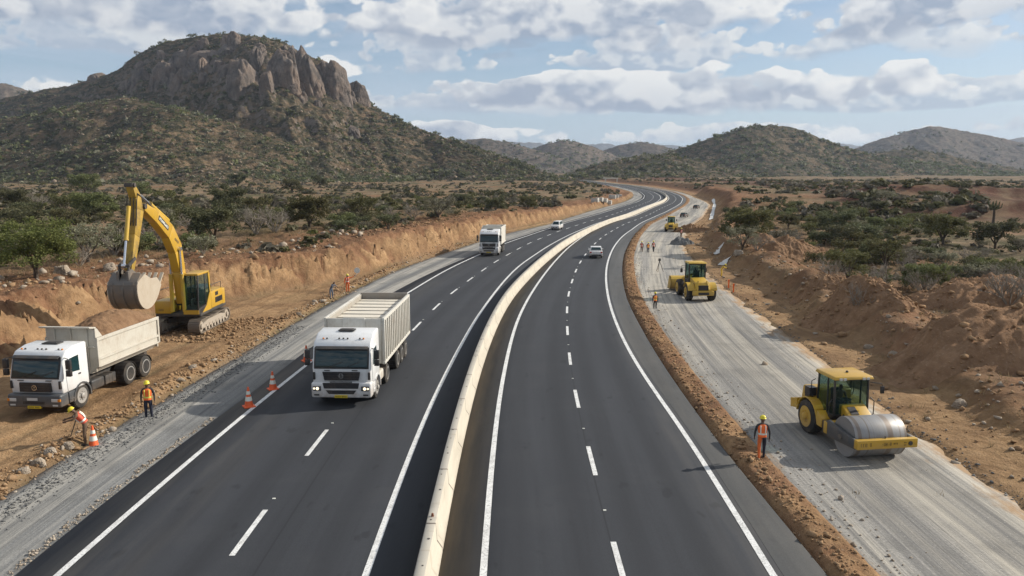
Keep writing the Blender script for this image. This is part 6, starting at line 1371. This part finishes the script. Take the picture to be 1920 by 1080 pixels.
def bushes(name, x, y, z, size, nq, mats, probs, squash=.62, q=.42):
    """a mass of far scrub: nq leaf faces per bush"""
    n = len(x); d = rng.normal(size=(n, nq, 3)); d /= np.linalg.norm(d, axis=2, keepdims=True); d[..., 2] = np.abs(d[..., 2]); r = rng.random((n, nq, 1)) ** .35
    c = d * r * size[:, None, None] * np.array([1, 1, squash * 1.35]); lob = rng.normal(size=(n, 1, 3)) * .25 * size[:, None, None]; lob[..., 2] = 0; c += lob * (rng.random((n, nq, 1)) > .5)
    a = rng.normal(size=(n, nq, 3)); a[..., 2] *= .5; a /= np.linalg.norm(a, axis=2, keepdims=True); b = np.cross(a, d + .4 * rng.normal(size=d.shape)); b /= np.linalg.norm(b, axis=2, keepdims=True) + 1e-9
    s = size[:, None, None] * q * rng.uniform(.6, 1.2, (n, nq, 1)); a = a * s; b = b * s * .8; c = c + np.stack([x, y, z + size * .1], -1)[:, None]
    V = np.stack([c - a, c + b, c + a, c - b], 2).reshape(-1, 3); mi = np.repeat(rng.choice(len(mats), n, p=probs), nq)
    o = npmesh(name, V, np.arange(len(V)).reshape(-1, 4), [M[m] for m in mats], smooth=False, mi=mi); return tag(o, kind='stuff')
LM = ['leaf_dark', 'leaf', 'leaf_grey', 'leaf_bright']; LP = [.34, .25, .40, .01]
xs_, ys_ = [], []
for side, n, y0, y1 in ((-1, 5200, 150, 620), (1, 9500, 130, 700), (-1, 1500, 75, 160), (1, 1500, 70, 160)):
    a, b = scrub_points(n, side, y0, y1, .8); xs_.append(a); ys_.append(b)
x = np.concatenate(xs_); y = np.concatenate(ys_); z = height(x, y); bushes('far_scrub', x, y, z, np.clip(rng.gamma(3, .26, len(x)), .25, 2.2) * np.where(y < 150, .5, .95), 34, LM, LP)
def hillscrub(h, n, size, seed, nq=16, name='hillside_scrub', top=True):
    X, Y, Z = h.pts; i = rng.integers(0, X.shape[0] - 1, n); j = rng.integers(0, X.shape[1] - 1, n); x, y = X[i, j] + rng.normal(0, 1, n), Y[i, j] + rng.normal(0, 1, n); z = h.H(x, y); cl = fbm(x / 60, y / 60, 3, seed) + .5 * fbm(x / 14, y / 14, 2, seed + 1)
    k = (z > 1.0) & (cl > rng.normal(-.08, .28, n)); x, y, z = x[k], y[k], z[k]; return x, y, z, np.clip(rng.gamma(2, size / 2.2, len(x)), size * .3, size * 3.0)
for h, n, sz, nq in ((H1, 27000, 1.25, 13), (H2, 22000, 1.05, 13), (H3, 15000, 1.5, 11), (H3b, 4000, 2.0, 10), (H4, 5000, 1.6, 12), (H5a, 1800, 3.2, 8), (H5b, 1800, 3.2, 8), (H5c, 1500, 3.2, 8), (H6, 2600, 3.4, 8), (H7, 1400, 3.2, 8)):
    x, y, z, s = hillscrub(h, n, sz, int(n)); bushes('hillside_scrub', x, y, z, s, nq, LM, [.62, .2, .17, .01], q=.5)
# a few trees on the skylines
for h, n, s in ((H1, 90, 2.6), (H3, 40, 3.0)):
    px = rng.uniform(250, 1000, n) if h is H1 else rng.uniform(1240, 1620, n); Y = h.Y0(px) - rng.uniform(0, 25, n); X = (px - 960) / F * Y * CP; Z = h.H(X, Y); bushes('skyline_trees', X, Y, Z + .8, rng.uniform(.6, 1.3, n) * s, 40, LM, [.8, .1, .1, 0], .9, .3)
for h, n, s in ((H1, 6500, .65), (H2, 5000, .5), (H3, 3500, .75), (H4, 1800, .6)):
    x, y, z, q = hillscrub(h, n, s, 9 + n); scatter('hillside_stones', x, y, q, 'hstone', z=z)
# dry grass
gx, gy = [], []
a, b = along('TOE', 5000, SN, 230, -13, 5, 1.1); gx.append(a); gy.append(b); a, b = along('GR', 4200, SN, 230, 16, 6, 1.1); gx.append(a); gy.append(b)
x = np.concatenate(gx); y = np.concatenate(gy); n = len(x); z = height(x, y); nb = 7
th = rng.uniform(0, 6.28, (n, nb)); ln = rng.uniform(.12, .42, (n, nb)); w = .018; bx_ = x[:, None] + rng.normal(0, .14, (n, nb)); by_ = y[:, None] + rng.normal(0, .14, (n, nb)); zz = np.repeat(z[:, None], nb, 1) - .02
tx, ty = np.cos(th), np.sin(th); V = np.stack([np.stack([bx_ - ty * w, by_ + tx * w, zz], -1), np.stack([bx_ + ty * w, by_ - tx * w, zz], -1), np.stack([bx_ + tx * ln * .6, by_ + ty * ln * .6, zz + ln], -1)], 2).reshape(-1, 3)
tag(npmesh('dry_grass', V, np.arange(len(V)).reshape(-1, 3), M['grass'], smooth=False), kind='stuff')

# ------------------------------------------------------------------ light, sky, air, camera
SUN_AZ, SUN_EL = math.atan2(.95, .30), R(28.5)
sd = Vector((math.sin(SUN_AZ) * math.cos(SUN_EL), math.cos(SUN_AZ) * math.cos(SUN_EL), math.sin(SUN_EL)))
l = bpy.data.lights.new('sun', 'SUN'); l.energy = SUN_E; l.angle = R(.5); l.color = (1, .93, .82); lo = bpy.data.objects.new('sun', l); col.objects.link(lo); lo.rotation_euler = (-sd).to_track_quat('-Z', 'Y').to_euler(); lo.location = (60, 20, 60)
w = bpy.data.worlds.new('World'); scene.world = w; w.use_nodes = True; nt = w.node_tree; nt.nodes.clear()
out = N(nt, 'ShaderNodeOutputWorld'); sky = N(nt, 'ShaderNodeTexSky', sky_type='NISHITA'); sky.sun_disc = False; sky.sun_elevation = SUN_EL; sky.sun_rotation = SUN_AZ; sky.altitude = 900; sky.air_density = 1.0; sky.dust_density = 1.6; sky.ozone_density = 1.2
bg = N(nt, 'ShaderNodeBackground', inp={1: SKY_S}); nt.links.new(sky.outputs[0], bg.inputs[0])
tc = N(nt, 'ShaderNodeTexCoord').outputs['Generated']; sx_ = N(nt, 'ShaderNodeSeparateXYZ', inp={0: tc})
az = mth(nt, 'ARCTAN2', sx_.outputs[0], sx_.outputs[1]); el = mth(nt, 'ARCSINE', sx_.outputs[2])
def layer(seed, du, dv, sc, stretch, warp):
    """cumulus density: broad patches, billows with rounded lobes"""
    cv = N(nt, 'ShaderNodeCombineXYZ'); nt.links.new(mth(nt, 'ADD', az, du), cv.inputs[0]); nt.links.new(mth(nt, 'MULTIPLY', mth(nt, 'ADD', el, dv), stretch), cv.inputs[1]); cv.inputs[2].default_value = seed
    w1 = N(nt, 'ShaderNodeTexNoise', inp={'Scale': sc * 2.2, 'Detail': 4, 'Roughness': .55, 'Vector': cv.outputs[0]}).outputs['Color']
    v = N(nt, 'ShaderNodeVectorMath', operation='MULTIPLY_ADD', inp={0: w1, 1: (warp, warp, 0), 2: cv.outputs[0]}).outputs[0]
    big = N(nt, 'ShaderNodeTexNoise', inp={'Scale': sc, 'Detail': 2.5, 'Roughness': .5, 'Vector': v}).outputs['Fac']
    va = N(nt, 'ShaderNodeTexVoronoi', feature='SMOOTH_F1', inp={'Scale': sc * 4.5, 'Smoothness': .6, 'Vector': v}).outputs['Distance']
    vb = N(nt, 'ShaderNodeTexVoronoi', feature='SMOOTH_F1', inp={'Scale': sc * 11, 'Smoothness': .5, 'Vector': v}).outputs['Distance']
    fn = N(nt, 'ShaderNodeTexNoise', inp={'Scale': sc * 16, 'Detail': 5, 'Roughness': .6, 'Vector': v}).outputs['Fac']
    d = mth(nt, 'SUBTRACT', big, mth(nt, 'MULTIPLY', va, .20)); d = mth(nt, 'SUBTRACT', d, mth(nt, 'MULTIPLY', vb, .085)); return mth(nt, 'MULTIPLY_ADD', fn, .05, d)
def bias(pts):
    n = N(nt, 'ShaderNodeFloatCurve'); cu = n.mapping.curves[0]
    for i, (a, b) in enumerate(pts):
        p = cu.points[i] if i < 2 else cu.points.new(a, b); p.location = (a, b)
    n.mapping.update(); nt.links.new(mth(nt, 'MULTIPLY', el, 4.2, clamp=True), n.inputs[1]); return n.outputs[0]
def clouds(seed, sc, stretch, warp, pts, soft, base, top, under):
    d0 = layer(seed, 0, 0, sc, stretch, warp); d1 = layer(seed, .05 / sc, .07 / sc, sc, stretch, warp)
    x = mth(nt, 'SUBTRACT', d0, bias(pts))
    mask = N(nt, 'ShaderNodeMapRange', interpolation_type='SMOOTHSTEP', inp={0: x, 1: -soft * .3, 2: soft, 3: 0, 4: 1}).outputs[0]
    lit = N(nt, 'ShaderNodeMapRange', inp={0: mth(nt, 'SUBTRACT', d0, d1), 1: -.035, 2: .05, 3: 0, 4: 1}).outputs[0]
    core = N(nt, 'ShaderNodeMapRange', inp={0: x, 1: .04, 2: .17, 3: 0, 4: under}).outputs[0]
    return mask, mixc(nt, mth(nt, 'MULTIPLY', lit, mth(nt, 'SUBTRACT', 1.0, core)), base, top)
def emit(c): b = N(nt, 'ShaderNodeBackground', inp={1: 1.0}); nt.links.new(c, b.inputs[0]) if isinstance(c, bpy.types.NodeSocket) else setattr(b.inputs[0], 'default_value', c4(c)); return b.outputs[0]
def over(f, a, b):
    m = N(nt, 'ShaderNodeMixShader'); nt.links.new(f, m.inputs[0]); nt.links.new(a, m.inputs[1]); nt.links.new(b, m.inputs[2]); return m.outputs[0]
ROWS = [(2.2, 1.7, .10, 5.0, ((0, .60), (.12, .36), (.30, .25), (.6, .24), (.8, .24), (1, .24)), (.38, .44, .53), (.72, .72, .71), .8),
 (7.7, 1.25, .60, 3.4, ((0, .66), (.15, .46), (.30, .31), (.6, .225), (.8, .19), (1, .17)), (.31, .365, .46), (.76, .76, .75), .92)]
cur = bg.outputs[0]
cur = over(N(nt, 'ShaderNodeMapRange', inp={0: el, 1: .0, 2: .24, 3: .72, 4: .04}).outputs[0], cur, emit((.41, .53, .68)))
sv = N(nt, 'ShaderNodeCombineXYZ'); nt.links.new(az, sv.inputs[0]); nt.links.new(mth(nt, 'MULTIPLY', el, 4.0), sv.inputs[1]); sv.inputs[2].default_value = 1.3
stn = N(nt, 'ShaderNodeTexNoise', inp={'Scale': 4.2, 'Detail': 6, 'Roughness': .55, 'Distortion': .5, 'Vector': sv.outputs[0]}).outputs['Fac']
cur = over(N(nt, 'ShaderNodeMapRange', interpolation_type='SMOOTHSTEP', inp={0: stn, 1: .42, 2: .70, 3: 0, 4: .5}).outputs[0], cur, emit((.47, .54, .64)))
def rows(seed, k, phase, sx, thr_pts, base, top, amt):
    """a bank of cumulus in receding rows: flat grey bases, billowing bright tops"""
    cv0 = N(nt, 'ShaderNodeCombineXYZ'); nt.links.new(az, cv0.inputs[0]); nt.links.new(mth(nt, 'MULTIPLY', el, 3.0), cv0.inputs[1]); cv0.inputs[2].default_value = seed
    wob = N(nt, 'ShaderNodeTexNoise', inp={'Scale': 6.0, 'Detail': 3, 'Vector': cv0.outputs[0]}).outputs['Fac']
    r = mth(nt, 'ADD', mth(nt, 'MULTIPLY', mth(nt, 'LOGARITHM', mth(nt, 'ADD', mth(nt, 'MAXIMUM', el, 0.0), .035), 2.0), k), mth(nt, 'MULTIPLY_ADD', wob, .9, phase))
    t = mth(nt, 'FRACT', r); row = mth(nt, 'FLOOR', r)
    cv = N(nt, 'ShaderNodeCombineXYZ'); nt.links.new(mth(nt, 'MULTIPLY_ADD', row, 3.17, az), cv.inputs[0]); nt.links.new(mth(nt, 'MULTIPLY', el, 1.5), cv.inputs[1]); nt.links.new(mth(nt, 'MULTIPLY_ADD', row, 5.31, seed), cv.inputs[2])
    def dens(du, dv):
        v = N(nt, 'ShaderNodeVectorMath', operation='ADD', inp={0: cv.outputs[0], 1: (du, dv, 0)}).outputs[0]
        w1 = N(nt, 'ShaderNodeTexNoise', inp={'Scale': sx * 3, 'Detail': 4, 'Roughness': .55, 'Vector': v}).outputs['Color']
        v = N(nt, 'ShaderNodeVectorMath', operation='MULTIPLY_ADD', inp={0: w1, 1: (.03, .03, 0), 2: v}).outputs[0]
        big = N(nt, 'ShaderNodeTexNoise', inp={'Scale': sx, 'Detail': 1.5, 'Roughness': .5, 'Vector': v}).outputs['Fac']
        va = N(nt, 'ShaderNodeTexVoronoi', feature='SMOOTH_F1', inp={'Scale': sx * 5.5, 'Smoothness': .35, 'Vector': v}).outputs['Distance']
        vb = N(nt, 'ShaderNodeTexVoronoi', feature='SMOOTH_F1', inp={'Scale': sx * 14, 'Smoothness': .35, 'Vector': v}).outputs['Distance']
        fn = N(nt, 'ShaderNodeTexNoise', inp={'Scale': sx * 22, 'Detail': 5, 'Roughness': .62, 'Vector': v}).outputs['Fac']
        return mth(nt, 'ADD', mth(nt, 'SUBTRACT', mth(nt, 'SUBTRACT', big, mth(nt, 'MULTIPLY', va, .22)), mth(nt, 'MULTIPLY', vb, .13)), mth(nt, 'MULTIPLY', fn, .10))
    d0 = dens(0, 0); d1 = dens(.10 / sx, .13 / sx)
    x = mth(nt, 'SUBTRACT', d0, mth(nt, 'MULTIPLY_ADD', mth(nt, 'POWER', t, 1.6), .30, bias(thr_pts)))
    flat = N(nt, 'ShaderNodeMapRange', interpolation_type='SMOOTHSTEP', inp={0: mth(nt, 'ADD', t, mth(nt, 'MULTIPLY', d0, .25)), 1: .07, 2: .24, 3: 0, 4: 1}).outputs[0]
    x = mth(nt, 'SUBTRACT', x, N(nt, 'ShaderNodeMapRange', interpolation_type='SMOOTHSTEP', inp={0: t, 1: .62, 2: .98, 3: 0, 4: .45}).outputs[0])
    mask = N(nt, 'ShaderNodeMapRange', interpolation_type='SMOOTHSTEP', inp={0: x, 1: -.008, 2: .035, 3: 0, 4: 1}).outputs[0]
    g = N(nt, 'ShaderNodeMapRange', inp={0: mth(nt, 'SUBTRACT', d0, d1), 1: -.05, 2: .07, 3: -.25, 4: .55}).outputs[0]
    edge = N(nt, 'ShaderNodeMapRange', inp={0: x, 1: .0, 2: .16, 3: .45, 4: -.05}).outputs[0]
    lit = mth(nt, 'ADD', mth(nt, 'ADD', mth(nt, 'MULTIPLY_ADD', t, .75, -.02), g), edge, clamp=True)
    return mth(nt, 'MULTIPLY', mth(nt, 'MULTIPLY', mask, flat), amt), mixc(nt, lit, base, top)
for args in ROWS:
    mk, cc = rows(*args); cur = over(mk, cur, emit(cc))
nt.links.new(cur, out.inputs[0])

b = MB(); b.box(-12500, 12500, -300, 12600, -12, 262); hzb = b.build('haze', []) ; hm, hnt, hb_ = mat('haze'); hnt.nodes.remove(hb_)
pv = N(hnt, 'ShaderNodeVolumePrincipled', inp={'Color': (.60, .72, .90, 1), 'Density': HAZE, 'Anisotropy': .2}); hnt.links.new(pv.outputs[0], hnt.nodes['Material Output'].inputs['Volume']); hzb.data.materials.append(hm); tag(hzb, kind='stuff')
cam = bpy.data.cameras.new('camera'); cam.sensor_width = 36; cam.lens = F / 1920 * 36; cam.clip_end = 60000; cam.clip_start = .1
co = bpy.data.objects.new('camera', cam); col.objects.link(co); co.location = (0, 0, CH); co.rotation_euler = (math.pi / 2 - PITCH, 0, 0); scene.camera = co
scene.view_settings.view_transform = 'Standard'; scene.view_settings.look = 'None'; scene.view_settings.exposure = EXPO; scene.view_settings.gamma = 1
scene.render.engine = 'CYCLES'; scene.cycles.volume_bounces = 0; scene.cycles.max_bounces = 6; scene.cycles.transparent_max_bounces = 12; scene.cycles.use_denoising = True
